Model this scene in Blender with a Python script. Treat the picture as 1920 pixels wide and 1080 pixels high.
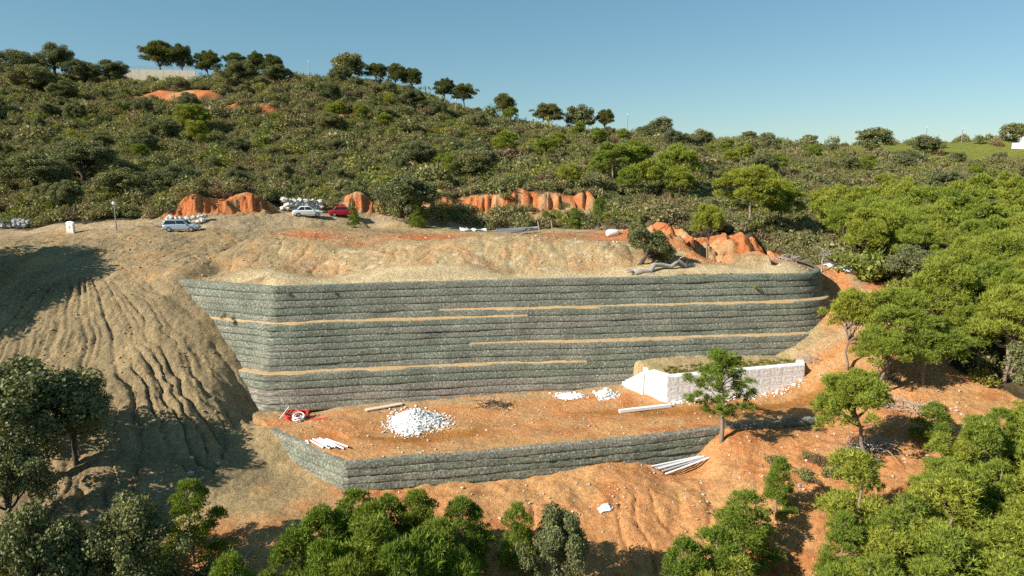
import bpy, bmesh, math, random
import numpy as np
from mathutils import Vector, Matrix

for o in list(bpy.data.objects):
    bpy.data.objects.remove(o)
scene = bpy.context.scene

# ------------------------------------------------------------------ camera
cam_d = bpy.data.cameras.new('camera')
cam = bpy.data.objects.new('camera', cam_d)
scene.collection.objects.link(cam)
cam.location = (0, 0, 22)
cam.rotation_euler = (math.radians(80), 0, 0)
cam_d.sensor_width = 36
cam_d.lens = 24
cam_d.clip_start = 0.5
cam_d.clip_end = 6000
scene.camera = cam

# ------------------------------------------------------------------ light
SUN_EL, SUN_AZ = math.radians(33), math.radians(-117)      # azimuth clockwise from +Y
sun_dir = Vector((math.cos(SUN_EL) * math.sin(SUN_AZ), math.cos(SUN_EL) * math.cos(SUN_AZ), math.sin(SUN_EL)))
world = bpy.data.worlds.new('World')
scene.world = world
world.use_nodes = True
wn = world.node_tree
wn.nodes.clear()
w_out = wn.nodes.new('ShaderNodeOutputWorld')
w_bg = wn.nodes.new('ShaderNodeBackground')
w_sky = wn.nodes.new('ShaderNodeTexSky')
w_sky.sky_type = 'NISHITA'
w_sky.sun_disc = False
w_sky.sun_elevation = SUN_EL
w_sky.sun_rotation = SUN_AZ % (2 * math.pi)
w_sky.altitude = 300
w_sky.air_density = 1.0
w_sky.dust_density = 0.25
w_sky.ozone_density = 1.0
w_bg.inputs['Strength'].default_value = 0.066
w_tint = wn.nodes.new('ShaderNodeMix')
w_tint.data_type = 'RGBA'
w_tint.blend_type = 'MULTIPLY'
w_tint.inputs['Factor'].default_value = 1.0
w_tint.inputs['B'].default_value = (.86, .94, .97, 1)
wn.links.new(w_sky.outputs[0], w_tint.inputs['A'])
w_even = wn.nodes.new('ShaderNodeMix')
w_even.data_type = 'RGBA'
w_even.inputs['Factor'].default_value = 0.28
w_even.inputs['B'].default_value = (1.0, 4.1, 5.2, 1)          # evens the sky out to a clear teal blue
wn.links.new(w_tint.outputs['Result'], w_even.inputs['A'])
wn.links.new(w_even.outputs['Result'], w_bg.inputs['Color'])
wn.links.new(w_bg.outputs[0], w_out.inputs['Surface'])

sun_l = bpy.data.lights.new('sun', 'SUN')
sun_l.energy = 5.0
sun_l.angle = math.radians(0.53)
sun_l.color = (1.0, 0.93, 0.82)
sun = bpy.data.objects.new('sun', sun_l)
scene.collection.objects.link(sun)
sun.rotation_euler = sun_dir.to_track_quat('Z', 'Y').to_euler()
sun.location = (-80, -20, 90)

scene.view_settings.view_transform = 'Standard'
scene.view_settings.look = 'None'
scene.view_settings.exposure = 0.72
scene.view_settings.gamma = 1.0
scene.render.engine = 'CYCLES'
scene.cycles.max_bounces = 6
scene.cycles.transparent_max_bounces = 4
scene.cycles.use_denoising = False

#T0
# ------------------------------------------------------------------ terrain heights (metres, plan coordinates)
_tab = np.random.RandomState(7).rand(256, 256)


def vnoise(x, y, seed=0):
    x = np.asarray(x, float) + seed * 17.31
    y = np.asarray(y, float) + seed * 9.77
    xi = np.floor(x).astype(int); yi = np.floor(y).astype(int)
    fx = x - xi; fy = y - yi
    fx = fx * fx * (3 - 2 * fx); fy = fy * fy * (3 - 2 * fy)
    a = _tab[xi & 255, yi & 255]; b = _tab[(xi + 1) & 255, yi & 255]
    c = _tab[xi & 255, (yi + 1) & 255]; d = _tab[(xi + 1) & 255, (yi + 1) & 255]
    return (a * (1 - fx) + b * fx) * (1 - fy) + (c * (1 - fx) + d * fx) * fy


def fbm(x, y, oct=4, seed=0):
    s = 0; a = .5; f = 1.0; t = 0
    for k in range(oct):
        s = s + a * vnoise(np.asarray(x) * f, np.asarray(y) * f, seed + k * 3); t += a
        a *= .5; f *= 2.03
    return s / t


def sst(a, b, x):
    t = np.clip((x - a) / (b - a), 0, 1)
    return t * t * (3 - 2 * t)


class RBF:
    def __init__(self, pts, c=3.0):
        self.p = np.array(pts, float); self.c = c
        d = np.hypot(self.p[:, None, 0] - self.p[None, :, 0], self.p[:, None, 1] - self.p[None, :, 1])
        K = -np.sqrt(d * d + c * c)
        n = len(self.p)
        A = np.zeros((n + 1, n + 1)); A[:n, :n] = K; A[:n, n] = 1; A[n, :n] = 1
        A[np.arange(n), np.arange(n)] -= 0.02
        self.w = np.linalg.solve(A, np.append(self.p[:, 2], 0))

    def __call__(self, x, y):
        sh = x.shape; x = x.ravel(); y = y.ravel(); o = np.empty(x.size)
        for i in range(0, x.size, 40000):
            dx = x[i:i + 40000, None] - self.p[None, :, 0]; dy = y[i:i + 40000, None] - self.p[None, :, 1]
            o[i:i + 40000] = -np.sqrt(dx * dx + dy * dy + self.c ** 2) @ self.w[:-1] + self.w[-1]
        return o.reshape(sh)


def pdist(x, y, P):
    """signed distance to an open polyline (positive on its left side) and arc position of the nearest point"""
    best = np.full(x.shape, 1e9); sg = np.zeros(x.shape); arc = np.zeros(x.shape); L = 0
    for k in range(len(P) - 1):
        ax, ay = P[k]; bx, by = P[k + 1]; ex, ey = bx - ax, by - ay; l2 = ex * ex + ey * ey; l = math.sqrt(l2)
        t = np.clip(((x - ax) * ex + (y - ay) * ey) / l2, 0, 1)
        d = np.hypot(x - ax - t * ex, y - ay - t * ey)
        s = (ex * (y - ay) - ey * (x - ax)) / l
        m = d < best - 1e-9
        tie = (~m) & (d < best + 1e-6)
        best = np.where(m, d, best); sg = np.where(m, s, sg); arc = np.where(m, L + t * l, arc)
        # at shared corners keep the larger perpendicular offset
        sg = np.where(tie & (np.abs(s) > np.abs(sg)), s, sg)
        L += l
    return np.sign(sg) * best, arc


PT_SHARED = [ (-47.9,62.5,8.4), (-44.7,57.5,4.8), (-41.7,53,2.1), (-38.1,47.5,-0.9), (-44.1,64.5,9.6), (-39.8,57,4.4), (-35.6,50,0.1), (-40.1,66.5,10.3),
    (-36.9,60.3,5.9), (-33.8,54.3,2.5), (-29.6,50.3,-0.4), (-35.7,67.3,10.7), (-33,62.3,7), (-29.6,58.8,3.9), (-26.4,57.8,2.2), (-52.4,69,10.9), (-48.2,71,11.8),
    (-40.9,70,11.6), (-57.3,76,12.8), (-60.5,84,13.5), (-48.6,84,14.1), (-41.8,85,14.4), (-55.2,85,13.8), (-63.1,94,14.4), (-67.6,90,13.3), (-48.4,76,12.8),
    (-38.2,76,12.8), (-66.9,100,15.8), (-57.4,97,15.6), (-93,160,27.3), (-45.4,165,27.5), (-117.1,165,30), (-41.1,104,17.6), (-49.3,96,15.7), (-1,123,17.5),
    (13.3,123,17.5), (-13.2,122,16.8), (-23.8,118,16.5), (-32.2,122,16.1), (-37.3,120,16), (-1.3,175,24.6), (27.8,150,20.2), (39.3,150,20.2), (67.6,200,24.2),
    (-158.8,220,49.6), (-182.6,264,44.4), (-254.1,418,20.4), (-124,232,49.8), (-142.6,278.4,44.6), (-198.4,440.8,20.6), (-95.5,235,49.8), (-109.8,282,44.6),
    (-152.8,446.5,20.6), (-62.9,232,49.5), (-72.3,278.4,44.3), (-100.6,440.8,20.3), (-45.1,230,47.9), (-51.9,276,42.7), (-72.2,437,18.7), (-27.8,230,43.4),
    (-32,276,38.2), (-44.5,437,14.2), (-10.5,230,38.8), (-12.1,276,33.6), (-16.8,437,9.6), (0,230,35.4), (0,276,30.2), (0,437,6.2), (34.8,240,32.4), (40,288,27.2),
    (55.7,456,3.2), (68.9,265,30.4), (79.2,318,25.2), (110.2,503.5,1.2), (97.6,290,31.6), (112.2,348,25.2), (156.2,551,1.2), (146.9,320,32.1), (168.9,384,25.7),
    (235,608,1.7), (181.2,320,32.6), (208.4,384,26.2), (289.9,608,2.2), (207.1,315,33.4), (238.2,378,27), (331.4,598.5,3), (219.9,300,35.1), (252.9,360,28.7),
    (351.8,570,4.7), (-260,230,52), (-300,120,30), (-120,90,17), (-100,60,9), (-75,60,8.5), (-70,45,1), (-120,30,-3), (-60,30,-5), (-58,48,2), (45,62,3.6), (60,90,7),
    (47,86,8.6), (37,76,8.6), (39,82,10.5), (70,60,2), (90,140,12), (60,130,13.2), (45,115,13), (130,200,17.5), (110,250,24), (200,250,21.5), (190,160,12), (120,80,2),
    (160,285,26.5), (42,100,11.5), (33.5,68,5.6), (32,62,2.9), (36,58,2.4), (38,53,1.9), (28,49,0.1), (28,53,0.6), (40,42,-0.5), (60,40,-2), (30,30,-5), (45,25,-6),
    (100,40,-4), (0,10,-15), (-40,10,-13), (40,10,-13), (-120,0,-14), (140,0,-12), (0,-40,-22), (-200,-60,-20), (200,-60,-20), (300,100,0), (300,250,25) ]
PT_JUNC = [ (-33.3,67.3,10.7), (-32.3,66.6,9.8), (-30.4,65.1,7.9), (-28.7,63.8,6.3), (-26.6,62,3.9), (-24.9,60.4,1.6), (-23.4,59.1,-0.2) ]
PT_UP = [ (-30.4,68.6,11), (-23,64.4,11), (-13.6,66,11), (0,68,11), (13.3,70,11), (24.9,71.5,11), (30.8,72.2,11), (-31.2,70.4,11), (-20,70.4,11), (0,71.5,11),
    (9.7,72.2,11), (-30.1,75,13), (-21.5,76,13.1), (-9.5,75.5,13.4), (0,75.5,13.4), (10.1,75.5,12.9), (-33.5,84,13.9), (-24.8,88,14.2), (-10.8,86,13.7), (0,87,13.6),
    (12.1,86,13.2), (-32,114,13.8), (-28,116,13.8), (-39.8,100,14), (-14.2,114,14.1), (-0.9,116,14.2), (12.6,116,14.4), (14.5,98,14), (13.1,72,11.3), (18.4,73,11.5),
    (27.2,75,11.2), (33.2,78,11.1), (18,79,12.5), (28.3,82,12.4), (20.8,92,16), (28.8,90,14.7), (34.3,84,11.5), (28.2,98,16.3), (36.2,82,11.1) ]
PT_LOW = [ (-23.8,59.1,0), (-16,60.5,0.1), (-3,62.3,0.4), (8,63.8,0.6), (11.6,64.6,0.9), (-20,56,0), (-12,50,0), (-2,51,0.1), (10,53.5,0.4), (18,55.5,0.5), (25,57.5,0.8),
    (0,57,0.1), (12,59.5,0.4), (20,60,0.5), (27,61,0.7), (-10,56,0), (24,64,1.5), (30,64.5,2.3), (-20,70,2), (0,75,2), (15,75,2), (26,78,3), (27.5,60,.75), (24,62.5,.7) ]
PT_FRONT = [ (-12.7,48.3,-2.2), (-10.6,48.6,-2.2), (-2.5,49.8,-2.2), (10.4,52.1,-1.7), (15.8,53.1,-1.2), (-20,50,-2.1), (-20.3,45.5,-2.4), (-15.3,45.5,-2.4),
    (-16.1,41,-3.3), (-23.6,54,-0.7), (-24.4,49.7,-1), (-24.4,47,-1.9), (-10,45.7,-2.5), (-4.3,46.9,-2.3), (1.5,46,-2.6), (1.4,40.5,-4), (6.6,40.7,-4.1), (13.5,47.3,-2),
    (12,41.3,-3.9), (7.6,47.6,-1.8), (22.5,50.2,-0.4), (18.9,52,-0.3), (17.5,53,-0.1), (21.8,54,0), (19,49.5,-1), (-19.3,53,-1.2), (-20.8,55.1,-0.2), (15,30,-8),
    (0,32,-7.5), (-15,32,-7), (-35,32,-5.5), (-35,40,-2.9), (20,36,-4.5), (-10,58,-1), (5,60,-1), (15,60,-0.5), (-20,60,-0.5), (0,75,0), (24,58.5,0), (27.5,60,.3) ]
BIG_TOP = [(-38.2, 69.3), (-33.7, 67.6), (-22.4, 63.3), (-13.5, 65.2), (0, 67.0), (13, 68.7), (24.5, 70.2), (29.0, 70.8), (31.4, 71.5), (33.2, 73.0), (34.4, 75.2), (34.9, 78), (34.6, 82.5)]
BIG_Z = 11.0
LOW_TOP = [(-25.6, 60.4), (-20.7, 55.3), (-12.7, 48.6), (-2.5, 50.1), (10.4, 52.4), (18.9, 54.5), (27.5, 56.6)]
WHITE_TOP = [(10.6, 65.3), (12.9, 62.3), (14.3, 60.4), (28.3, 63.6), (29.4, 67.0)]
rbf_up = RBF(PT_SHARED + PT_JUNC[:1] + PT_UP)
rbf_low = RBF(PT_SHARED + PT_JUNC + PT_LOW)
rbf_front = RBF(PT_SHARED + PT_JUNC + PT_FRONT)


def low_edge_z(x):
    return np.clip(0.0 + (x + 12) * 0.016, -.05, .75)


def ground(x, y, fine=True):
    x = np.asarray(x, float); y = np.asarray(y, float)
    U = rbf_up(x, y); L = rbf_low(x, y); F = rbf_front(x, y)
    # benches of the bank above the terrace
    s, u = pdist(x, y, BIG_TOP)
    # upper bank: terrace strip, then a steeper earth face
    s2, u2 = pdist(x, y, LOW_TOP)
    # lower platform behind the low wall
    P = np.maximum(low_edge_z(x), L * 0 + low_edge_z(x))
    zl = low_edge_z(x)
    zf2 = zl + (s2 - 0.35) * (2.3 / .45)
    inside = sst(-.5, 1.0, s2)
    plat = L * sst(2, 6, s2) + zl * (1 - sst(2, 6, s2))
    low = np.maximum(F, np.minimum(plat, zf2))
    low = np.where(s2 > 3, np.where(L > low, L, low), low)
    # bench behind the white wall
    s3, u3 = pdist(x, y, WHITE_TOP)
    zb = np.clip(.9 + (x - 8.6) * .52, -5, 3.0) + .10 * np.clip(s3 - 1, 0, 6)
    zf3 = .3 + (s3 - .75) * 6.0
    bench = np.minimum(zb, zf3)
    m3 = (x > 7) & (x < 31) & (y > 57)
    low = np.where(m3, np.maximum(low, bench), low)
    # big wall
    B = 4.2
    zp = [-9, -1, 3.0, 3.2, 7.3, 7.5, 11.0, 60]
    wf = sst(15, 22, u)
    zf = np.interp(s, [-5.5, -3.7, -2.8, -2.1, -1.1, -.35, .25, 12], zp) * wf + np.interp(s, [-4.7, -2.9, -2.1, -1.35, -.4, -.3, .25, 12], zp) * (1 - wf)
    wl = sst(0, 3.5, u - 1.0) * (1 - sst(78.5, 83.0, u))
    hi = np.minimum(U, zf)
    z = np.where((zf > low) & (s > -B - 1), np.maximum(low, hi * wl + low * (1 - wl)), low)
    # the heap of uncut soil standing on the terrace
    mx, my = x - 26.3, y - 76.2
    a = np.maximum(np.abs(mx) / 2.3, np.abs(my + .12 * mx) / 1.7) + .22 * (fbm(x * .8, y * .8, 3, 5) - .5)
    z = z + 1.25 * (1 - sst(.86, 1.06, a))
    if not fine:
        return z
    return z + relief(x, y, z, s, u, s2, s3)


def relief(x, y, z, s, u, s2, s3):
    # broad unevenness
    far = sst(95, 130, y)
    d = (fbm(x * .25, y * .25, 3, 1) - .5) * (.5 + 1.2 * far)
    plat = sst(.3, 1.2, s2) * (s < -4.0) * sst(-25.5, -23, x) * (1 - sst(27, 30, x))
    terr = sst(.4, 1.0, s) * (1 - sst(3.0, 5.5, s)) * (u > 4) * (y < 90)
    calm = np.clip(plat + terr, 0, 1)
    d = d * (1 - .72 * calm)
    d = d + (fbm(x * 1.3, y * 1.3, 3, 2) - .5) * .22 * (1 - .6 * calm) + (fbm(x * 2.6, y * 2.6, 2, 3) - .5) * .13 * (1 - .5 * calm)
    # rain rills running down the left embankment
    th = np.arctan2(y - 74, x + 47); r = np.hypot(x + 47, y - 74)
    em = left_mask(x, y, s, u)
    wob = (fbm(x * .22, y * .22, 3, 11) - .5)
    jit = (fbm(x * 1.1, y * 1.1, 3, 12) - .5)
    ph = th * 15 + wob * 1.5 + jit * .30
    n1 = np.abs(2 * vnoise(ph, r * .022, 21) - 1)
    n2 = np.abs(2 * vnoise(ph * 2.2 + 5 + jit * .5, r * .05, 22) - 1)
    n3 = np.abs(2 * vnoise(ph * 3.6 + 9 + jit * .8, r * .08, 23) - 1)
    g = sst(.36, .58, fbm(x * .12 + 3, y * .12, 2, 31))
    ril = -(.50 * np.exp(-n1 / .12) * (.5 + .6 * g) + .38 * np.exp(-n2 / .22) * (.35 + .8 * g) + .16 * np.exp(-n3 / .30) * (.3 + g))
    ril = ril * (.55 + .9 * vnoise(x * .35, y * .35, 33)) + .10 * (fbm(x * 1.7, y * 1.7, 3, 34) - .5) * (.4 + g)
    d = d + em * ril * sst(3.5, 9, r)
    # channel that collects the rills and leaves along the low wall
    # rills on the bank under the road and on the cut faces
    bank = sst(4.0, 6, s) * (1 - sst(10.5, 13.5, s)) * (y < 95) * (u > 0)
    bank = np.maximum(bank, sst(69, 71, y) * (1 - sst(81, 84, y)) * (x < -32) * (x > -66))
    nb = np.abs(2 * vnoise(x * .75 + 2.0 * (fbm(x * .3, y * .3, 2, 41) - .5), y * .10, 42) - 1)
    d = d - bank * .26 * np.exp(-nb / .10) * (.35 + .65 * vnoise(x * .2, y * .2, 43))
    d = d + bank * (fbm(x * .9, y * .9, 3, 44) - .5) * .2
    # eroded slope below the low wall
    fr = (s2 < -3) * (1 - sst(46, 49, y)) * sst(-2, 3, x) * (1 - sst(20, 24, x))
    nf = np.abs(2 * vnoise(x * .9 + 1.5 * (fbm(x * .3, y * .3, 2, 51) - .5), y * .12, 52) - 1)
    d = d - fr * .3 * np.exp(-(nf / .16) ** 2)
    fb = (s2 < -.3) * sst(44, 47, y) * (x > -12) * (x < 34) * (y < 62)
    d = d + fb * (fbm(x * .6, y * .6, 3, 61) - .5) * .5
    # broken face of the excavation behind the terrace
    ex = sst(14, 17, x) * (1 - sst(33, 36, x)) * sst(80.5, 83, y) * (1 - sst(92, 96, y))
    d = d + ex * ((vnoise(x * 1.5 + 1.2 * vnoise(x * .6, y * .6, 78), y * .35, 79) - .5) * 1.0 + (fbm(x * 1.9, y * 1.9, 3, 80) - .5) * .7)
    # scarps of the excavated red banks
    for (pts_, hgt, wid) in SCARPS:
        ss, uu = pdist(x, y, pts_)
        Lp = sum(math.dist(pts_[i], pts_[i + 1]) for i in range(len(pts_) - 1))
        e = sst(0, 5, uu) * (1 - sst(Lp - 5, Lp, uu))
        nn = .8 * fbm(x * .9, y * .9, 4, 71) + .2 * vnoise(uu * 1.8, ss * .25, 73)
        d = d + e * (1 - sst(1, 4, np.abs(ss))) * (fbm(x * 1.6, y * 1.6, 3, 77) - .5) * .55
        face = sst(-.9, .7, ss + (nn - .5) * 3.8)
        d = d + e * hgt * (.45 + 1.1 * vnoise(uu * .33, 0 * uu, 75)) * (face * (1 - sst(2, 30, ss)) - .35 * (1 - sst(-6, -.5, ss)) * sst(-12, -6, ss))
    return d


def left_mask(x, y, s, u):
    return sst(-75, -65, x) * (1 - sst(-24.5, -22.5, x + .0 * y)) * sst(41, 46, y) * (1 - sst(66.5, 69, y)) * (1 - sst(-3.0, 1.5, x - (-23 - (y - 59) * 1.25)))


# plan lines of cut banks: the upslope side lies left of the line
SCARPS = [
    ([(-49, 93.0), (-46, 93.5), (-43, 94.2), (-39, 95.6), (-36, 97.8), (-33.5, 101)], 1.8, 0),
    ([(-28.5, 106), (-25, 108.3), (-21.5, 109.8), (-18, 111)], 1.7, 0),
    ([(-17, 111.8), (-8, 113), (0, 113.5), (8, 113.5), (17, 112.5)], 2.0, 0),
    ([(-104, 195), (-98, 196), (-90, 196), (-82, 193)], 1.6, 0),
    ([(-80, 188), (-70, 187), (-62, 187)], 1.2, 0),
    ([(-165, 170), (-150, 172), (-132, 172)], 1.3, 0),
    ([(17.5, 84.5), (21, 86.0), (25, 86.6), (29.0, 86.0), (32.0, 84.5)], 3.4, 0),
]
#T1
# ------------------------------------------------------------------ materials
def new_mat(name):
    m = bpy.data.materials.new(name)
    m.use_nodes = True
    nt = m.node_tree
    b = nt.nodes['Principled BSDF']
    b.inputs['Roughness'].default_value = .9
    b.inputs['Specular IOR Level'].default_value = .2
    return m, nt, b


def nd(nt, typ, **kw):
    n = nt.nodes.new(typ)
    for k, v in kw.items():
        if k in n.inputs:
            n.inputs[k].default_value = v
        else:
            setattr(n, k, v)
    return n


def ramp(nt, src, stops):
    r = nt.nodes.new('ShaderNodeValToRGB')
    e = r.color_ramp.elements
    while len(e) < len(stops):
        e.new(.5)
    for i, (p, c) in enumerate(stops):
        e[i].position = p
        e[i].color = (c[0], c[1], c[2], 1) if not np.isscalar(c) else (c, c, c, 1)
    nt.links.new(src, r.inputs[0])
    return r.outputs[0]


def mixc(nt, a, b, fac, mode='MIX'):
    m = nt.nodes.new('ShaderNodeMix')
    m.data_type = 'RGBA'
    m.blend_type = mode
    for k, v in (('Factor', fac), ('A', a), ('B', b)):
        if hasattr(v, 'links') or hasattr(v, 'is_linked'):
            nt.links.new(v, m.inputs[k])
        elif k == 'Factor':
            m.inputs[k].default_value = v
        else:
            m.inputs[k].default_value = (v[0], v[1], v[2], 1)
    return m.outputs['Result']


def coords(nt, kind='Object', scale=None):
    tc = nt.nodes.new('ShaderNodeTexCoord')
    o = tc.outputs[kind]
    if scale is not None:
        mp = nt.nodes.new('ShaderNodeMapping')
        mp.inputs['Scale'].default_value = scale if not np.isscalar(scale) else (scale,) * 3
        nt.links.new(o, mp.inputs['Vector'])
        o = mp.outputs[0]
    return o


def noise(nt, vec, scale, detail=5, rough=.6):
    n = nd(nt, 'ShaderNodeTexNoise', Scale=scale, Detail=detail, Roughness=rough)
    nt.links.new(vec, n.inputs['Vector'])
    return n.outputs['Fac']


def bump(nt, b, h, strength, dist):
    bp = nd(nt, 'ShaderNodeBump', Strength=strength, Distance=dist)
    nt.links.new(h, bp.inputs['Height'])
    if b.inputs['Normal'].is_linked:
        nt.links.new(b.inputs['Normal'].links[0].from_socket, bp.inputs['Normal'])
    nt.links.new(bp.outputs[0], b.inputs['Normal'])


def plain(name, col, rough=.7, var=.25, scale=6., bmp=.3, metallic=0, spec=.3):
    m, nt, b = new_mat(name)
    v = coords(nt)
    n = noise(nt, v, scale)
    c = ramp(nt, n, [(.25, [x * (1 - var) for x in col]), (.75, [min(1, x * (1 + var)) for x in col])])
    nt.links.new(c, b.inputs['Base Color'])
    b.inputs['Roughness'].default_value = rough
    b.inputs['Metallic'].default_value = metallic
    b.inputs['Specular IOR Level'].default_value = spec
    if bmp:
        bump(nt, b, n, bmp, .05)
    return m


def soil_material():
    m, nt, b = new_mat('soil')
    at = nd(nt, 'ShaderNodeAttribute', attribute_name='soil')
    v = coords(nt)
    n1 = noise(nt, v, .45, 6, .65)
    n2 = noise(nt, v, 3.0, 6, .7)
    n3 = noise(nt, v, 14., 3, .6)
    c = mixc(nt, at.outputs['Color'], ramp(nt, n1, [(.25, .72), (.75, 1.26)]), 1.0, 'MULTIPLY')
    c = mixc(nt, c, ramp(nt, n2, [(.3, (.66, .65, .62)), (.52, (1.0, 1.0, 1.0)), (.7, (1.32, 1.3, 1.28))]), .8, 'MULTIPLY')
    n4 = noise(nt, v, 7.5, 4, .75)
    c = mixc(nt, c, ramp(nt, n4, [(.34, (.55, .54, .52)), (.5, (1.0, 1.0, 1.0)), (.68, (1.4, 1.38, 1.35))]), .5, 'MULTIPLY')
    # small pale stones lying in the earth
    vo = nd(nt, 'ShaderNodeTexVoronoi', Scale=3.3)
    nt.links.new(v, vo.inputs['Vector'])
    st = ramp(nt, vo.outputs['Distance'], [(.10, 1.0), (.17, 0.0)])
    sp = ramp(nt, noise(nt, v, .8, 3), [(.52, 0.0), (.66, 1.0)])
    fac = mixc(nt, st, sp, 1.0, 'MULTIPLY')
    bare = nd(nt, 'ShaderNodeAttribute', attribute_name='bare')
    fac = mixc(nt, fac, bare.outputs['Color'], 1.0, 'MULTIPLY')
    c = mixc(nt, c, (.56, .47, .36), fac)
    nt.links.new(c, b.inputs['Base Color'])
    b.inputs['Roughness'].default_value = .95
    b.inputs['Specular IOR Level'].default_value = .1
    bump(nt, b, n2, 1.0, .35)
    bump(nt, b, n4, .8, .11)
    bump(nt, b, n3, .6, .06)
    bump(nt, b, fac, .7, .08)
    return m


def wall_material():
    """grey green geotextile behind a welded wire grid, with pale stone fill showing through"""
    m, nt, b = new_mat('wire_faced_geotextile')
    uv = nd(nt, 'ShaderNodeUVMap')
    v = uv.outputs[0]
    tone = nd(nt, 'ShaderNodeAttribute', attribute_name='tone')     # 0 green felt .. 1 pinkish bare fill
    n1 = noise(nt, v, .35, 4, .6)
    n2 = noise(nt, v, 5.5, 5, .72)
    base = mixc(nt, (.146, .166, .120), (.225, .20, .16), tone.outputs['Fac'])
    base = mixc(nt, base, ramp(nt, n1, [(.3, .72), (.7, 1.3)]), 1.0, 'MULTIPLY')
    c = mixc(nt, base, ramp(nt, n2, [(.34, .38), (.5, .95), (.66, 2.0)]), 1.0, 'MULTIPLY')
    vo = nd(nt, 'ShaderNodeTexVoronoi', Scale=3.6)
    nt.links.new(v, vo.inputs['Vector'])
    pat = noise(nt, v, .8, 3)
    f = mixc(nt, ramp(nt, vo.outputs['Distance'], [(.16, 1.0), (.34, 0.0)]), ramp(nt, pat, [(.40, 0.0), (.60, 1.0)]), 1.0, 'MULTIPLY')
    c = mixc(nt, c, (.40, .39, .34), f)
    # wire grid
    br = nd(nt, 'ShaderNodeTexBrick', Scale=1.0, offset=0.0)
    br.inputs['Mortar Size'].default_value = .018
    br.inputs['Brick Width'].default_value = .155
    br.inputs['Row Height'].default_value = .155
    nt.links.new(v, br.inputs['Vector'])
    wire = ramp(nt, br.outputs['Fac'], [(.2, 0.0), (.8, 1.0)])
    c = mixc(nt, c, (.17, .17, .16), mixc(nt, wire, (.22, .22, .22), 1.0, 'MULTIPLY'))
    nt.links.new(c, b.inputs['Base Color'])
    b.inputs['Roughness'].default_value = .9
    bump(nt, b, n2, .8, .10)
    return m


def leaf_material(name, cols, trans=.30, rough=.6):
    """cols: two colours blended per plant and per leaf"""
    m = bpy.data.materials.new(name)
    m.use_nodes = True
    nt = m.node_tree
    nt.nodes.clear()
    out = nt.nodes.new('ShaderNodeOutputMaterial')
    oi = nt.nodes.new('ShaderNodeObjectInfo')
    at = nd(nt, 'ShaderNodeAttribute', attribute_name='leaf')
    c1 = ramp(nt, oi.outputs['Random'], [(0.0, cols[0]), (.5, cols[1]), (1.0, cols[2])])
    c = mixc(nt, c1, ramp(nt, at.outputs['Fac'], [(0.0, .58), (.5, 1.0), (1.0, (1.62, 1.55, 1.25))]), 1.0, 'MULTIPLY')
    d = nd(nt, 'ShaderNodeBsdfPrincipled', Roughness=rough)
    d.inputs['Specular IOR Level'].default_value = .25
    t = nd(nt, 'ShaderNodeBsdfTranslucent')
    nt.links.new(c, d.inputs['Base Color'])
    ct = mixc(nt, c, (1.25, 1.2, .55), 1.0, 'MULTIPLY')
    nt.links.new(ct, t.inputs['Color'])
    mx = nd(nt, 'ShaderNodeMixShader', Fac=trans)
    nt.links.new(d.outputs[0], mx.inputs[1])
    nt.links.new(t.outputs[0], mx.inputs[2])
    nt.links.new(mx.outputs[0], out.inputs['Surface'])
    return m


def bark_material(name, a, b_):
    m, nt, b = new_mat(name)
    v = coords(nt, 'Object', (6, 6, 1.2))
    n = noise(nt, v, 2.0, 5, .7)
    nt.links.new(ramp(nt, n, [(.3, a), (.7, b_)]), b.inputs['Base Color'])
    bump(nt, b, n, .8, .05)
    return m


def white_stone_material():
    m, nt, b = new_mat('white_quarry_stone')
    v = coords(nt)
    vo = nd(nt, 'ShaderNodeTexVoronoi', Scale=5.5)
    nt.links.new(v, vo.inputs['Vector'])
    n = noise(nt, v, 9., 4, .7)
    c = ramp(nt, n, [(.25, (.72, .69, .67)), (.55, (.88, .86, .84)), (.85, (.93, .92, .90))])
    cell = mixc(nt, c, ramp(nt, vo.outputs['Color'], [(0, (.80, .78, .77)), (1, (1.06, 1.05, 1.03))]), 1.0, 'MULTIPLY')
    gap = ramp(nt, vo.outputs['Distance'], [(.45, 1.0), (.85, .78)])
    c = mixc(nt, cell, gap, .45, 'MULTIPLY')
    nt.links.new(c, b.inputs['Base Color'])
    b.inputs['Roughness'].default_value = .9
    bump(nt, b, vo.outputs['Distance'], -.45, .05)
    bump(nt, b, n, .4, .03)
    return m


M = {}
M['soil'] = soil_material()
M['wall'] = wall_material()
M['white_stone'] = white_stone_material()
M['ledge'] = plain('ledge_earth', (.44, .30, .155), .95, .25, 2.5, .5)
M['pine'] = leaf_material('pine_needles', [(0.185, 0.24, 0.036), (0.235, 0.28, 0.04), (0.295, 0.315, 0.046)], .22)
M['pine_young'] = leaf_material('young_pine_needles', [(0.145, 0.215, 0.03), (0.185, 0.25, 0.034), (0.225, 0.268, 0.04)], .22)
M['pine_dark'] = leaf_material('dark_pine_needles', [(0.115, 0.135, 0.04), (0.14, 0.155, 0.044), (0.16, 0.16, 0.05)], .28)
M['oak'] = leaf_material('holm_oak_leaves', [(0.135, 0.152, 0.072), (0.17, 0.182, 0.08), (0.215, 0.208, 0.092)], .22)
M['scrub'] = leaf_material('scrub_leaves', [(0.165, 0.185, 0.072), (0.215, 0.21, 0.088), (0.265, 0.225, 0.12)], .25)
M['scrub_green'] = leaf_material('fresh_scrub_leaves', [(0.19, 0.22, 0.048), (0.235, 0.245, 0.052), (0.28, 0.26, 0.06)], .3)
M['scrub_brown'] = leaf_material('dry_scrub_leaves', [(0.168, 0.114, 0.066), (0.216, 0.144, 0.084), (0.180, 0.132, 0.090)], .2)
M['grass'] = leaf_material('meadow_grass', [(.17, .19, .035), (.20, .21, .04), (.24, .22, .06)], .3)
M['bark'] = bark_material('pine_bark', (.16, .11, .08), (.34, .27, .21))
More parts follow.
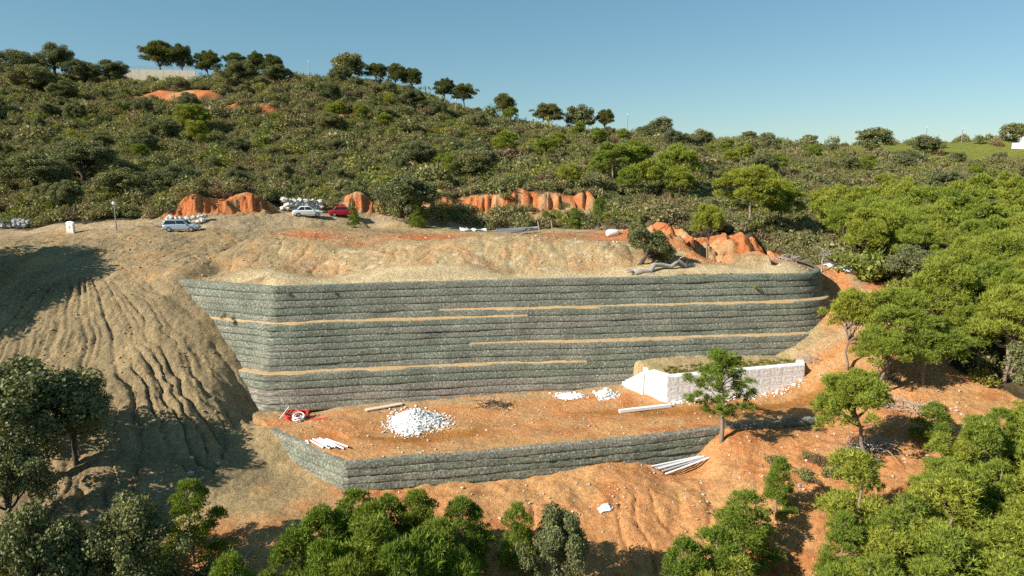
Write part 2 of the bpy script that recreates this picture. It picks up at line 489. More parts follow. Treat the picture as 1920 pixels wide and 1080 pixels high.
M['bark_dark'] = bark_material('oak_bark', (.05, .042, .035), (.13, .11, .09))
M['dead'] = bark_material('bleached_dead_wood', (.24, .21, .18), (.50, .45, .40))
M['timber'] = bark_material('weathered_timber', (.30, .22, .14), (.46, .36, .25))
M['white_plastic'] = plain('white_plastic_pipe', (.78, .79, .80), .45, .08, 4, .05)
M['grey_plastic'] = plain('grey_plastic_pipe', (.40, .41, .43), .5, .15, 4, .05)
M['black'] = plain('bore_shade_black', (.02, .02, .02), .8, .1, 4, 0)  # black standing for the shade inside the pipes
M['red_plastic'] = plain('red_conduit', (.60, .06, .045), .5, .2, 5, .1)
M['sheet'] = plain('pale_plastic_sheet', (.62, .63, .64), .5, .12, 3, .2)
M['boulder'] = plain('pale_limestone', (.56, .52, .46), .9, .35, 1.4, .8)
M['boulder_shade'] = plain('shade_toned_limestone', (.28, .28, .28), .9, .4, 1.4, .8)  # boulders in shade: the darkness is put into the stone colour
M['rubble'] = plain('white_rubble', (.70, .68, .655), .9, .28, 1.6, .5)
M['stone'] = plain('loose_stone', (.50, .42, .33), .9, .35, 2.5, .5)
M['concrete'] = plain('pale_concrete', (.60, .52, .42), .85, .14, .8, .2)
M['white_paint'] = plain('white_paint', (.80, .80, .79), .5, .05, 3, .05)
M['steel'] = plain('galvanised_steel', (.35, .36, .37), .45, .15, 6, .05, .6)
M['lamp_globe'] = plain('opal_globe', (.82, .83, .84), .25, .04, 3, 0)
M['tyre'] = plain('tyre_rubber', (.02, .02, .02), .8, .2, 8, .1)
M['glass'] = plain('car_glass', (.02, .025, .03), .08, .1, 3, 0, 0, .6)
M['car_blue'] = plain('pale_blue_car_paint', (.36, .45, .53), .25, .04, 2, 0, .3, .5)
M['car_white'] = plain('white_car_paint', (.78, .79, .80), .25, .03, 2, 0, 0, .5)
M['car_red'] = plain('red_car_paint', (.36, .012, .03), .25, .05, 2, 0, 0, .5)
M['roof_tile'] = plain('house_render', (.75, .72, .68), .8, .08, 2, .1)

C = scene.collection


def tag(o, label=None, cat=None, group=None, kind=None):
    if label: o['label'] = label
    if cat: o['category'] = cat
    if group: o['group'] = group
    if kind: o['kind'] = kind
    return o


def mesh_np(name, V, Fq, mats, smooth=False, attrs=None, uv=None, matidx=None):
    """V (n,3) floats; Fq either (m,k) int array or list of such arrays"""
    if not isinstance(Fq, list):
        Fq = [Fq]
    Fq = [np.asarray(f, np.int32) for f in Fq if len(f)]
    me = bpy.data.meshes.new(name)
    V = np.asarray(V, np.float32)
    me.vertices.add(len(V))
    me.vertices.foreach_set('co', V.ravel())
    loops = np.concatenate([f.ravel() for f in Fq])
    tot = np.concatenate([np.full(len(f), f.shape[1], np.int32) for f in Fq])
    st = np.concatenate([[0], np.cumsum(tot)[:-1]]).astype(np.int32)
    me.loops.add(len(loops))
    me.loops.foreach_set('vertex_index', loops)
    me.polygons.add(len(tot))
    me.polygons.foreach_set('loop_start', st)
    me.polygons.foreach_set('loop_total', tot)
    if matidx is not None:
        me.polygons.foreach_set('material_index', np.asarray(matidx, np.int32))
    me.polygons.foreach_set('use_smooth', np.full(len(tot), bool(smooth)))
    if not isinstance(mats, (list, tuple)):
        mats = [mats]
    for m in mats:
        me.materials.append(m)
    for k, (dom, typ, data) in (attrs or {}).items():
        a = me.attributes.new(k, typ, dom)
        a.data.foreach_set('color' if typ == 'FLOAT_COLOR' else 'value', np.asarray(data, np.float32).ravel())
    if uv is not None:
        l = me.uv_layers.new(name='UVMap')
        l.data.foreach_set('uv', np.asarray(uv, np.float32)[loops].ravel())
    me.update(calc_edges=True)
    return me


def obj(name, me, parent=None, loc=None, rot=None, scale=None):
    o = bpy.data.objects.new(name, me)
    C.objects.link(o)
    if parent is not None:
        o.parent = parent
    if loc is not None: o.location = loc
    if rot is not None: o.rotation_euler = rot
    if scale is not None: o.scale = scale if not np.isscalar(scale) else (scale,) * 3
    return o


def empty(name, loc=(0, 0, 0), rz=0.):
    o = bpy.data.objects.new(name, None)
    o.empty_display_size = .3
    C.objects.link(o)
    o.location = loc
    o.rotation_euler = (0, 0, rz)
    return o


def gz(x, y):
    return float(ground(np.array([float(x)]), np.array([float(y)]))[0])


class MB:
    """collects simple solids into one mesh"""
    def __init__(self):
        self.v = []; self.f = []

    def add(self, V, Fs):
        n = len(self.v)
        self.v += [tuple(p) for p in V]
        self.f += [tuple(i + n for i in f) for f in Fs]

    def box(self, c, s, rz=0., bev=0.):
        x, y, z = s[0] / 2, s[1] / 2, s[2] / 2
        P = [(-x, -y, -z), (x, -y, -z), (x, y, -z), (-x, y, -z), (-x, -y, z), (x, -y, z), (x, y, z), (-x, y, z)]
        co, si = math.cos(rz), math.sin(rz)
        self.add([(c[0] + a * co - b * si, c[1] + a * si + b * co, c[2] + d) for a, b, d in P],
                 [(0, 3, 2, 1), (4, 5, 6, 7), (0, 1, 5, 4), (1, 2, 6, 5), (2, 3, 7, 6), (3, 0, 4, 7)])

    def tube(self, pts, rad, n=8, cap=True):
        pts = [Vector(p) for p in pts]
        if np.isscalar(rad): rad = [rad] * len(pts)
        rings = []
        up = Vector((0, 0, 1))
        for i, p in enumerate(pts):
            d = (pts[min(i + 1, len(pts) - 1)] - pts[max(i - 1, 0)])
            d = d.normalized() if d.length > 1e-9 else Vector((0, 0, 1))
            a = d.cross(up if abs(d.z) < .95 else Vector((1, 0, 0))).normalized()
            b = d.cross(a)
            rings.append([p + (a * math.cos(2 * math.pi * k / n) + b * math.sin(2 * math.pi * k / n)) * rad[i] for k in range(n)])
        V = [q for r in rings for q in r]
        Fs = []
        for i in range(len(pts) - 1):
            for k in range(n):
                k2 = (k + 1) % n
                Fs.append((i * n + k, i * n + k2, (i + 1) * n + k2, (i + 1) * n + k))
        if cap:
            Fs.append(tuple(range(n))[::-1])
            Fs.append(tuple((len(pts) - 1) * n + k for k in range(n)))
        self.add(V, Fs)

    def mesh(self, name, mat, smooth=False):
        me = bpy.data.meshes.new(name)
        me.from_pydata([tuple(p) for p in self.v], [], self.f)
        for m in (mat if isinstance(mat, (list, tuple)) else [mat]):
            me.materials.append(m)
        if smooth:
            me.polygons.foreach_set('use_smooth', [True] * len(me.polygons))
        me.update()
        return me

# ------------------------------------------------------------------ the ground
def inpoly(x, y, P):
    r = np.zeros(x.shape, bool)
    n = len(P)
    for i in range(n):
        x1, y1 = P[i]; x2, y2 = P[(i + 1) % n]
        c = (y1 > y) != (y2 > y)
        with np.errstate(divide='ignore', invalid='ignore'):
            r ^= c & (x < (x2 - x1) * (y - y1) / (y2 - y1 + 1e-12) + x1)
    return r


SITE = [(-90, 92), (-64, 92.6), (-50, 92.8), (-44, 94.6), (-38, 97.6), (-33, 102.6), (-26, 107.5), (-18, 111), (-5, 113), (15, 112.5), (15, 100), (19, 92), (24, 90), (32, 88), (36, 85), (38.5, 81),
        (42, 76), (41, 66), (43, 58), (42, 51), (34, 47), (29, 45.5), (23, 42), (20, 34), (14, 28), (-8, 28), (-13, 38), (-24, 42), (-36, 43.5), (-60, 47), (-90, 50)]
PATCH = [  # bare red or pale earth showing between the bushes: centre, half sizes, turn, kind
    (-93, 196.8, 14, 3.6, .0, 'red'), (-71, 188.8, 12, 2.4, -.1, 'red'), (-46, 190, 4, 2, 0, 'red'), (-148, 173, 18, 3.0, .05, 'red'), (-40.5, 95.9, 7.5, 2.0, .40, 'red'), (-22.8, 109.8, 4.5, 1.9, .3, 'red'),
    (-1, 113.8, 17.5, 2.0, 0.02, 'red'), (88, 270, 17, 2.5, -.05, 'tan'), (66, 150, 1.8, 5, .2, 'tan'), (95, 135, 3, 6, 0, 'tan'), (128, 175, 6, 3, .3, 'tan'), (168, 222, 8, 6, .2, 'pale'), (152, 225, 5, 3, .2, 'red'),
    (24.5, 88.0, 10, 4.6, -.05, 'red'), (17.5, 92, 5, 6, .5, 'red'), (30, 80.5, 6, 2.4, -.2, 'red'), (-58, 142, 1.5, 4, 0, 'tan'), (26, 140, 5, 2, 0, 'red')]
MEADOW = [(150, 318, 30, 22), (190, 300, 30, 26), (228, 296, 20, 16), (-112, 223, 22, 9), (180, 298, 62, 44)]


def bare_mask(x, y):
    wx = x + (fbm(x * .35, y * .35, 3, 81) - .5) * 5; wy = y + (fbm(x * .35, y * .35, 3, 83) - .5) * 5
    b = inpoly(wx, wy, SITE).astype(float)
    for (cx, cy, hx, hy, a, k) in PATCH:
        dx, dy = wx - cx, wy - cy
        p = (dx * math.cos(a) + dy * math.sin(a)) / hx; q = (-dx * math.sin(a) + dy * math.cos(a)) / hy
        b = np.maximum(b, (p * p + q * q < 1).astype(float))
    return b


def meadow_mask(x, y):
    b = np.zeros(x.shape)
    for (cx, cy, hx, hy) in MEADOW:
        b = np.maximum(b, 1 - sst(.7, 1.1, ((x - cx) / hx) ** 2 + ((y - cy) / hy) ** 2 + (fbm(x * .1, y * .1, 2, 87) - .5)))
    return b


def soil_colour(x, y, z, bare):
    s, u = pdist(x, y, BIG_TOP); s2, u2 = pdist(x, y, LOW_TOP); s3, u3 = pdist(x, y, WHITE_TOP)
    n = fbm(x * .18, y * .18, 4, 91)
    n2 = fbm(x * .5, y * .5, 4, 92)
    def mix(c, d, f):
        f = np.asarray(f, float)
        if f.ndim == 1: f = f[:, None]
        return c * (1 - f) + np.array(d) * f
    c = np.ones((len(x), 3)) * np.array((.075, .066, .036))
    c = mix(c, (.16, .12, .065), sst(.5, .75, n))
    mead = meadow_mask(x, y)
    c = mix(c, (.19, .20, .040), mead)
    # the bare site
    tan = np.ones((len(x), 3)) * np.array((.36, .255, .128))
    tan = mix(tan, (.27, .195, .105), sst(.45, .65, n))
    tan = mix(tan, (.40, .24, .105), sst(.52, .72, n2) * .6)
    col = tan
    orange = mix(np.ones((len(x), 3)) * np.array((.51, .235, .092)), (.52, .27, .11), sst(.45, .65, n))
    orange = mix(orange, (.46, .165, .055), sst(.58, .72, n2) * .7)
    # front slope and right hand ground are orange
    fo = sst(-19, -9, x + (n2 - .5) * 8) * (y < 64) * (s < -3.5)
    fo = np.maximum(fo, sst(31, 34, x) * (y < 100))
    fo = np.maximum(fo, sst(-32, -20, x) * (1 - sst(42, 47, y)) * .8)
    col = mix(col, orange, fo)
    # platform: tan dust near the wall, orange in the middle, darker damp tracks
    plat = (s2 > .2) * (s < -3.9) * sst(-25, -22, x)
    pc = mix(orange * 1.0, (.46, .27, .12), sst(.45, .65, fbm(x * .3, y * .5, 3, 95)) * .6)
    pc = mix(pc, (.42, .285, .15), sst(-6.0, -4.6, s) * .8)
    track = np.exp(-((y - (55.6 + .19 * x + .8 * np.sin(x * .22))) / 1.1) ** 2) * sst(.35, .55, fbm(x * .15, y * .4, 3, 96))
    pc = mix(pc, (.34, .14, .035), np.clip(track * 1.2, 0, .9))
    col = mix(col, pc, plat)
    # bench behind the white wall
    col = mix(col, (.40, .285, .15), (s3 > .5) * (s < -3) * (x > 9) * (x < 32) * (y > 58))
    gr = (s3 > .8) * (s3 < 2.3) * (x > 13) * (x < 29) * sst(.4, .55, fbm(x * .8, y * .8, 2, 97))
    col = mix(col, (.20, .20, .06), gr * .4)
    # terrace strip on top of the big wall
    up = (s > .1) * (u > 2.5) * (y < 125)
    col = mix(col, (.50, .375, .21), up * (1 - sst(3.6, 5.2, s + (n2 - .5) * 2)))
    bank = up * sst(3.8, 5.4, s) * (1 - sst(11.0, 13, s))
    bcol = mix(np.ones((len(x), 3)) * np.array((.41, .29, .148)), (.46, .265, .125), sst(.45, .62, n2) * .8)
    bcol = mix(bcol, (.52, .42, .29), sst(.66, .80, fbm(x * .9, y * 1.4, 3, 98)) * sst(-26, -16, x))
    col = mix(col, bcol, bank)
    # red spoil above the bank
    rs = up * sst(12.5, 14, s + (n - .5) * 3) * (1 - sst(19, 24, s))
    col = mix(col, mix(np.ones((len(x), 3)) * np.array((.37, .23, .115)), (.44, .145, .055), sst(.42, .70, fbm(x * .16 + 3, y * .22, 3, 99))), rs)
    rr = (x > 15) * (y > 75) * (x < 44) * (y < 100)
    col = mix(col, (.50, .195, .075), rr * sst(.35, .55, n2) * .9)
    # road
    rd = road_mask(x, y)
    col = mix(col, (.37, .27, .16), rd * .85)
    # upper left bank and nose are olive tan
    lf = (x < -24) * (y < 92) * (1 - sst(-31, -25, x) * (y > 66))
    lc = mix(np.ones((len(x), 3)) * np.array((.315, .225, .12)), (.27, .196, .108), sst(.4, .6, n))
    lc = mix(lc, (.40, .235, .105), sst(.55, .7, n2) * (y > 68) * .8)
    col = mix(col, lc, lf * .9 * (1 - rd))
    # red cut faces
    red = np.zeros(len(x)); pale = np.zeros(len(x)); tn = np.zeros(len(x))
    for (cx, cy, hx, hy, a, k) in PATCH:
        dx, dy = x - cx, y - cy
        p = (dx * math.cos(a) + dy * math.sin(a)) / hx; q = (-dx * math.sin(a) + dy * math.cos(a)) / hy
        m = 1 - sst(.8, 1.25, p * p + q * q)
        if k == 'red': red = np.maximum(red, m)
        elif k == 'pale': pale = np.maximum(pale, m)
        else: tn = np.maximum(tn, m)
    rc = mix(np.ones((len(x), 3)) * np.array((.47, .155, .055)), (.44, .26, .125), sst(.5, .66, fbm(x * .5, y * .5, 4, 101)))
    col = mix(col, rc, red)
    col = mix(col, (.60, .52, .42), pale)
    col = mix(col, (.44, .27, .13), tn)
    col = np.clip(col * np.array((1.26, 1.30, 1.34)), 0, .85)
    return mix(c, col, bare)


ROAD = [(-120, 90), (-90, 90), (-62, 91), (-52, 89.8), (-42, 88.8), (-36, 92), (-30, 98), (-24, 103), (-16, 107), (-6, 109)]


def road_mask(x, y):
    s, u = pdist(x, y, ROAD)
    return 1 - sst(2.2, 3.0, np.abs(s) + (fbm(x * .6, y * .6, 2, 105) - .5) * .8)


def axis(lo, hi, step, far_lo, far_hi, grow=1.06):
    a = list(np.arange(lo, hi, step)); d = step; v = hi
    while v < far_hi:
        a.append(v); d *= grow; v += d
    a.append(far_hi)
    d = step; v = lo - step
    while v > far_lo:
        a.insert(0, v); d *= grow; v -= d
    a.insert(0, far_lo)
    return np.array(a)


xs = axis(-60, 46, .21, -1800, 1800)
xs = np.concatenate([xs[xs < -58], np.arange(-58, -21, .125), xs[xs > -20.95]])
ys = axis(38, 92, .19, -300, 2600, 1.035)
ys = np.concatenate([ys[ys < 45], np.arange(45, 69.5, .135), ys[ys > 69.6]])
GX, GY = np.meshgrid(xs, ys)
gx, gy = GX.ravel(), GY.ravel()
gzv = ground(gx, gy)
rim = sst(420, 900, np.hypot(gx, gy - 100))
gzv = gzv * (1 - rim) + (-40) * rim
bare = bare_mask(gx, gy)
soil = soil_colour(gx, gy, gzv, bare)
nx, ny = len(xs), len(ys)
idx = np.arange(nx * ny).reshape(ny, nx)
quads = np.stack([idx[:-1, :-1], idx[:-1, 1:], idx[1:, 1:], idx[1:, :-1]], -1).reshape(-1, 4)
fx = gx[quads].mean(1); fy = gy[quads].mean(1)
fs, fu = pdist(fx, fy, BIG_TOP); fs2, _ = pdist(fx, fy, LOW_TOP); fs3, _ = pdist(fx, fy, WHITE_TOP)
reg = np.zeros(len(quads), int)                                     # 0 hillside
site = inpoly(fx, fy, SITE)
reg[site] = 1                                                        # earth_slope
reg[site & (fx < -22) & (fy < 84) & (fs < .3)] = 2                   # embankment
reg[(road_mask(fx, fy) > .5)] = 3                                    # dirt_road
reg[(fs2 > 0) & (fs < -2) & (fx > -25) & (fx < 28) & (fy < 70) & (fs3 < .5)] = 4   # platform
reg[(fs > -4.2) & (fs < 13) & (fu > 4) & (fy < 90) & (fx < 37)] = 5  # terrace
reg[(fs2 < 0) & (fy < 58) & (fx > -15) & (fx < 45)] = 6              # lower slope
for k, nm in enumerate(['hillside', 'earth_bank', 'embankment', 'dirt_road', 'platform', 'terrace', 'lower_slope']):
    q = quads[reg == k]
    used = np.unique(q)
    re = np.full(nx * ny, -1); re[used] = np.arange(len(used))
    me = mesh_np(nm, np.stack([gx[used], gy[used], gzv[used]], 1), re[q], M['soil'], True,
                 {'soil': ('POINT', 'FLOAT_COLOR', np.c_[soil[used], np.ones(len(used))]), 'bare': ('POINT', 'FLOAT', bare[used])})
    tag(obj(nm, me), kind='structure')


# ------------------------------------------------------------------ the two earth retaining walls
def resample(P, step, keep=()):
    P = [np.array(p, float) for p in P]
    out = [P[0]]
    for a, b in zip(P[:-1], P[1:]):
        n = max(1, int(round(np.linalg.norm(b - a) / step)))
        for k in range(1, n + 1):
            out.append(a + (b - a) * k / n)
    return np.array(out)


def chaikin(P, corners, it=2):
    P = [np.array(p, float) for p in P]
    fixed = [tuple(c) for c in corners]
    for _ in range(it):
        Q = [P[0]]
        for i in range(len(P) - 1):
            a, b = P[i], P[i + 1]
            fa = tuple(np.round(a, 4)) in fixed; fb = tuple(np.round(b, 4)) in fixed
            if fa: Q.append(a)
            else: Q.append(a * .75 + b * .25)
            if not fb: Q.append(a * .25 + b * .75)
        Q.append(P[-1])
        R = [Q[0]]
        for q in Q[1:]:
            if np.linalg.norm(q - R[-1]) > 1e-6: R.append(q)
        P = R
    return P


def outward(P):
    """unit mitred outward (right hand) offset directions"""
    d = np.diff(P, axis=0); d /= np.linalg.norm(d, axis=1)[:, None]
    n = np.stack([d[:, 1], -d[:, 0]], 1)
    N = np.empty_like(P); N[0] = n[0]; N[-1] = n[-1]
    m = n[:-1] + n[1:]
    m /= np.linalg.norm(m, axis=1)[:, None]
    N[1:-1] = m / np.maximum((m * n[1:]).sum(1), .5)[:, None]
    return N


def build_wall(name, plan, corners, ztop, heights, batter, ledges, label, tones, seed, lump=.05):
    """courses of wrapped fill from the top down; ledges: {course index: [(arc0, arc1, width)]}"""
    root = empty(name, (plan[len(plan) // 2][0], plan[len(plan) // 2][1], 0))
    tag(root, label, 'retaining wall')
    P = resample(chaikin(plan, corners), .24)
    N = outward(P)
    arc = np.concatenate([[0], np.cumsum(np.linalg.norm(np.diff(P, axis=0), axis=1))])
    xs_ = P[:, 0]
    zt = ztop(xs_) if callable(ztop) else np.full(len(P), ztop)
    sag = (vnoise(arc * .11, arc * 0 + 3, seed) - .5) * .16
    off = np.zeros(len(P)); z = zt.copy()
    prof = [(0., -.02), (.035, .01), (.14, .030), (.40, .042), (.70, .036), (.93, .02), (1., -.045)]   # drop, bulge
    for k, h in enumerate(heights):
        wob = (vnoise(arc * .35, arc * 0 + k * 1.7, seed + 5) - .5) * .13 + (vnoise(arc * .07, arc * 0 + k * 3.1, seed + 9) - .5) * .12
        V = []; UV = []
        rows = []
        # the top return of the course runs back into the fill
        rows.append((P + N * (off - .55)[:, None], z + sag * (k < 3) + .0))
        for (dr, bl) in prof:
            jag = (vnoise(arc * 1.6, arc * 0 + k * 5 + dr * 9, seed + 2) - .5) * lump + (vnoise(arc * 3.7, arc * 0 + k * 15 + dr * 57, seed + 3) - .5) * lump * .9
            o_ = off + bl * (.75 + .5 * vnoise(arc * .6, arc * 0 + k, seed + 4)) + batter * dr + wob + (jag if 0 < dr < 1 else 0)
            dz = z - h * dr + sag * (k < 3) + (vnoise(arc * .5, arc * 0 + k * 2.2 + (dr > .5), seed + 6) - .5) * .05
            rows.append((P + N * o_[:, None], dz))
        vv = np.concatenate([np.c_[r[0], r[1]] for r in rows]) - np.array(root.location)
        n = len(P); R_ = len(rows)
        uvv = np.concatenate([np.c_[arc, np.full(n, -(k + dr_) * h)] for dr_ in [-.3] + [p_[0] for p_ in prof]])
        ii = np.arange(n * R_).reshape(R_, n)
        q = np.stack([ii[:-1, :-1], ii[1:, :-1], ii[1:, 1:], ii[:-1, 1:]], -1).reshape(-1, 4)
        tn = np.clip(tones(k, arc) + (vnoise(arc * .08, arc * 0 + k * .9, seed + 8) - .5) * .7, 0, 1)
        me = mesh_np('course', vv, q, M['wall'], True, {'tone': ('POINT', 'FLOAT', np.tile(tn, R_))}, uvv)
        obj('course', me, root)
        off = off + batter
        z = z - h
        for (a0, b0, a1, b1, w) in ledges.get(k, []):
            prof_w = w * ((.06 + .94 * sst(a0, b0, arc)) if a0 == 15 else sst(a0, b0, arc)) * (1 - sst(a1, b1, arc))
            m = np.where(prof_w > .03)[0]
            lw = prof_w * (.35 + .65 * sst(.30, .55, vnoise(arc * .35, arc * 0 + k, seed + 21)))
            if len(m) > 3:
                i0, i1 = m[0], m[-1] + 1
                rr = []
                zz = z[i0:i1]
                for (f_, dz_) in ((-.25, .16), (.05, .10), (.4, .07), (.8, .045), (1.0, .01), (1.02, -.12)):
                    jj = (vnoise(arc[i0:i1] * 2.5, arc[i0:i1] * 0 + f_ * 9, seed + 13) - .5) * .07
                    rr.append(np.c_[P[i0:i1] + N[i0:i1] * (off[i0:i1] + .02 + lw[i0:i1] * f_)[:, None], zz + dz_ + jj])
                nn_ = i1 - i0
                vv = np.concatenate(rr) - np.array(root.location)
                jj_ = np.arange(nn_ * len(rr)).reshape(len(rr), nn_)
                q = np.stack([jj_[:-1, :-1], jj_[1:, :-1], jj_[1:, 1:], jj_[:-1, 1:]], -1).reshape(-1, 4)
                l = obj('ledge', mesh_np('ledge', vv, q, M['ledge'], True), root)
                l['label'] = 'bare tan earth ledge stepping the wall back'
            off = off + prof_w
    return root


BIG_H = [.69] * 5 + [.62] * 7 + [.66] * 5
build_wall('retaining_wall', BIG_TOP, [(-22.4, 63.3)], BIG_Z, BIG_H, .155,
           {4: [(15, 19, 28, 43, .65)], 11: [(0, 1, 32, 49, .65)], 3: [(30, 47, 150, 151, .65)], 8: [(33, 50, 66, 82, .65)]},
           'tall terraced grey green retaining wall of stepped wire faced courses above the platform',
           lambda k, a: (np.where(k >= 14, .95, .2) if k >= 12 else .25 + .02 * k) + a * 0, 3)
build_wall('retaining_wall', LOW_TOP[1:], [(-12.7, 48.6)], lambda x: low_edge_z(x) + .05, [.58] * 5, .09, {},
           'low dark grey green wire faced retaining wall along the front of the platform',
           lambda k, a: (.55 if k == 0 else .2) + a * 0, 40, .09)
# ------------------------------------------------------------------ plant kit
def rdirs(rs, n):
    v = rs.normal(size=(n, 3))
    return v / np.linalg.norm(v, axis=1)[:, None]


def needle_tufts(puffs, per, length, width, rs, k=5, up=.55):
    """stars of thin needles standing out of rounded puffs. puffs: (n,4) centre+radius"""
    P = []; D = []
    for (cx, cy, cz, r) in puffs:
        n = int(per * (r / .6) ** 2)
        d = rdirs(rs, n)
        d[:, 2] = np.where(d[:, 2] < -.35, -d[:, 2], d[:, 2])
        rr = r * (rs.rand(n) ** .35)
        P.append(np.array([cx, cy, cz]) + d * rr[:, None] * np.array([1, 1, .85])); D.append(d)
    P = np.concatenate(P); D = np.concatenate(D)
    D = D + np.array([0, 0, up]); D /= np.linalg.norm(D, axis=1)[:, None]
    n = len(P)
    P = np.repeat(P, k, 0); D = np.repeat(D, k, 0) + rs.normal(size=(n * k, 3)) * .55
    D /= np.linalg.norm(D, axis=1)[:, None]
    S = np.cross(D, rdirs(rs, n * k)); S /= np.linalg.norm(S, axis=1)[:, None] + 1e-9
    L = length * (.6 + .8 * rs.rand(n * k))[:, None]
    a = P - S * width / 2; b = P + S * width / 2; c = P + D * L
    V = np.stack([a, b, c], 1).reshape(-1, 3)
    F_ = np.arange(len(V)).reshape(-1, 3)
    leaf = np.clip(np.repeat(rs.rand(n), k) * .75 + rs.rand(n * k) * .25, 0, 1)
    return V, F_, leaf


def leaf_cloud(puffs, per, size, rs, outward_=.55):
    P = []; D = []
    for (cx, cy, cz, r) in puffs:
        n = int(per * (r / .6) ** 2)
        d = rdirs(rs, n)
        rr = r * (rs.rand(n) ** .4)
        P.append(np.array([cx, cy, cz]) + d * rr[:, None] * np.array([1, 1, .8])); D.append(d)
    P = np.concatenate(P); D = np.concatenate(D)
    n = len(P)
    Nn = D * outward_ + rdirs(rs, n) * (1 - outward_ * .5) + np.array([0, 0, .25])
    Nn /= np.linalg.norm(Nn, axis=1)[:, None]
    T = np.cross(Nn, rdirs(rs, n)); T /= np.linalg.norm(T, axis=1)[:, None] + 1e-9
    Bt = np.cross(Nn, T)
    s = size * (.6 + .8 * rs.rand(n))[:, None]
    V = np.stack([P - T * s * .5, P + Bt * s * .32, P + T * s * .5, P - Bt * s * .32], 1).reshape(-1, 3)
    return V, np.arange(len(V)).reshape(-1, 4), rs.rand(n)


def crown_mesh(name, parts, mat):
    V = []; Fs = []; L = []; n = 0
    for (v, f, l) in parts:
        V.append(v); Fs.append(f + n); L.append(l); n += len(v)
    Fs.sort(key=lambda f: f.shape[1])
    return mesh_np(name, np.concatenate(V), Fs, mat, False, {'leaf': ('FACE', 'FLOAT', np.concatenate(L))})


def limb(mb, a, b, r0, r1, rs, bend=.12, n=5, sides=6):
    a = np.array(a, float); b = np.array(b, float); l = np.linalg.norm(b - a)
    pts = []
    for i in range(n + 1):
        t = i / n
        p = a + (b - a) * t
        if 0 < i < n: p = p + rs.normal(size=3) * l * bend * .35
        p[2] += math.sin(t * math.pi) * l * bend * .5
        pts.append(p)
    mb.tube(pts, [r0 + (r1 - r0) * i / n for i in range(n + 1)], sides)
    return pts


def dome_puffs(rs, n, R, zc, H, rmin, rmax, low=-.25, fill=.25):
    """puffs spread over a flattened dome"""
    out = []
    lob = rs.rand(6) * 6.28; amp = rs.rand(6) * .16
    for i in range(n):
        d = rdirs(rs, 1)[0]
        if d[2] < low: d[2] = -d[2] * .6
        th = math.atan2(d[1], d[0])
        k = 1 + sum(a * math.cos((j + 2) * th + b) for j, (a, b) in enumerate(zip(amp, lob)))
        q = 1 - fill * rs.rand() if rs.rand() < .8 else rs.rand() * .75
        out.append((d[0] * R * k * q, d[1] * R * k * q, zc + d[2] * H * q, rmin + (rmax - rmin) * rs.rand()))
    return np.array(out)


def cone_puffs(rs, n, R, z0, z1, rmin, rmax):
    out = []
    for i in range(n):
        t = rs.rand() ** 1.35
        w = R * (1 - t ** 2.6) ** .62 * (.78 + .22 * math.sin(t * 15 + rs.rand() * 2.5))
        th = rs.rand() * 6.283; q = math.sqrt(.35 + .65 * rs.rand())
        out.append((math.cos(th) * w * q, math.sin(th) * w * q, z0 + (z1 - z0) * t, (rmin + (rmax - rmin) * rs.rand()) * (1 - .2 * t)))
    out.append((0, 0, z1 - .1, rmin)); out.append((.3, .2, z1, rmin * .9)); out.append((-.25, .3, z1 - .15, rmin))
    return np.array(out)


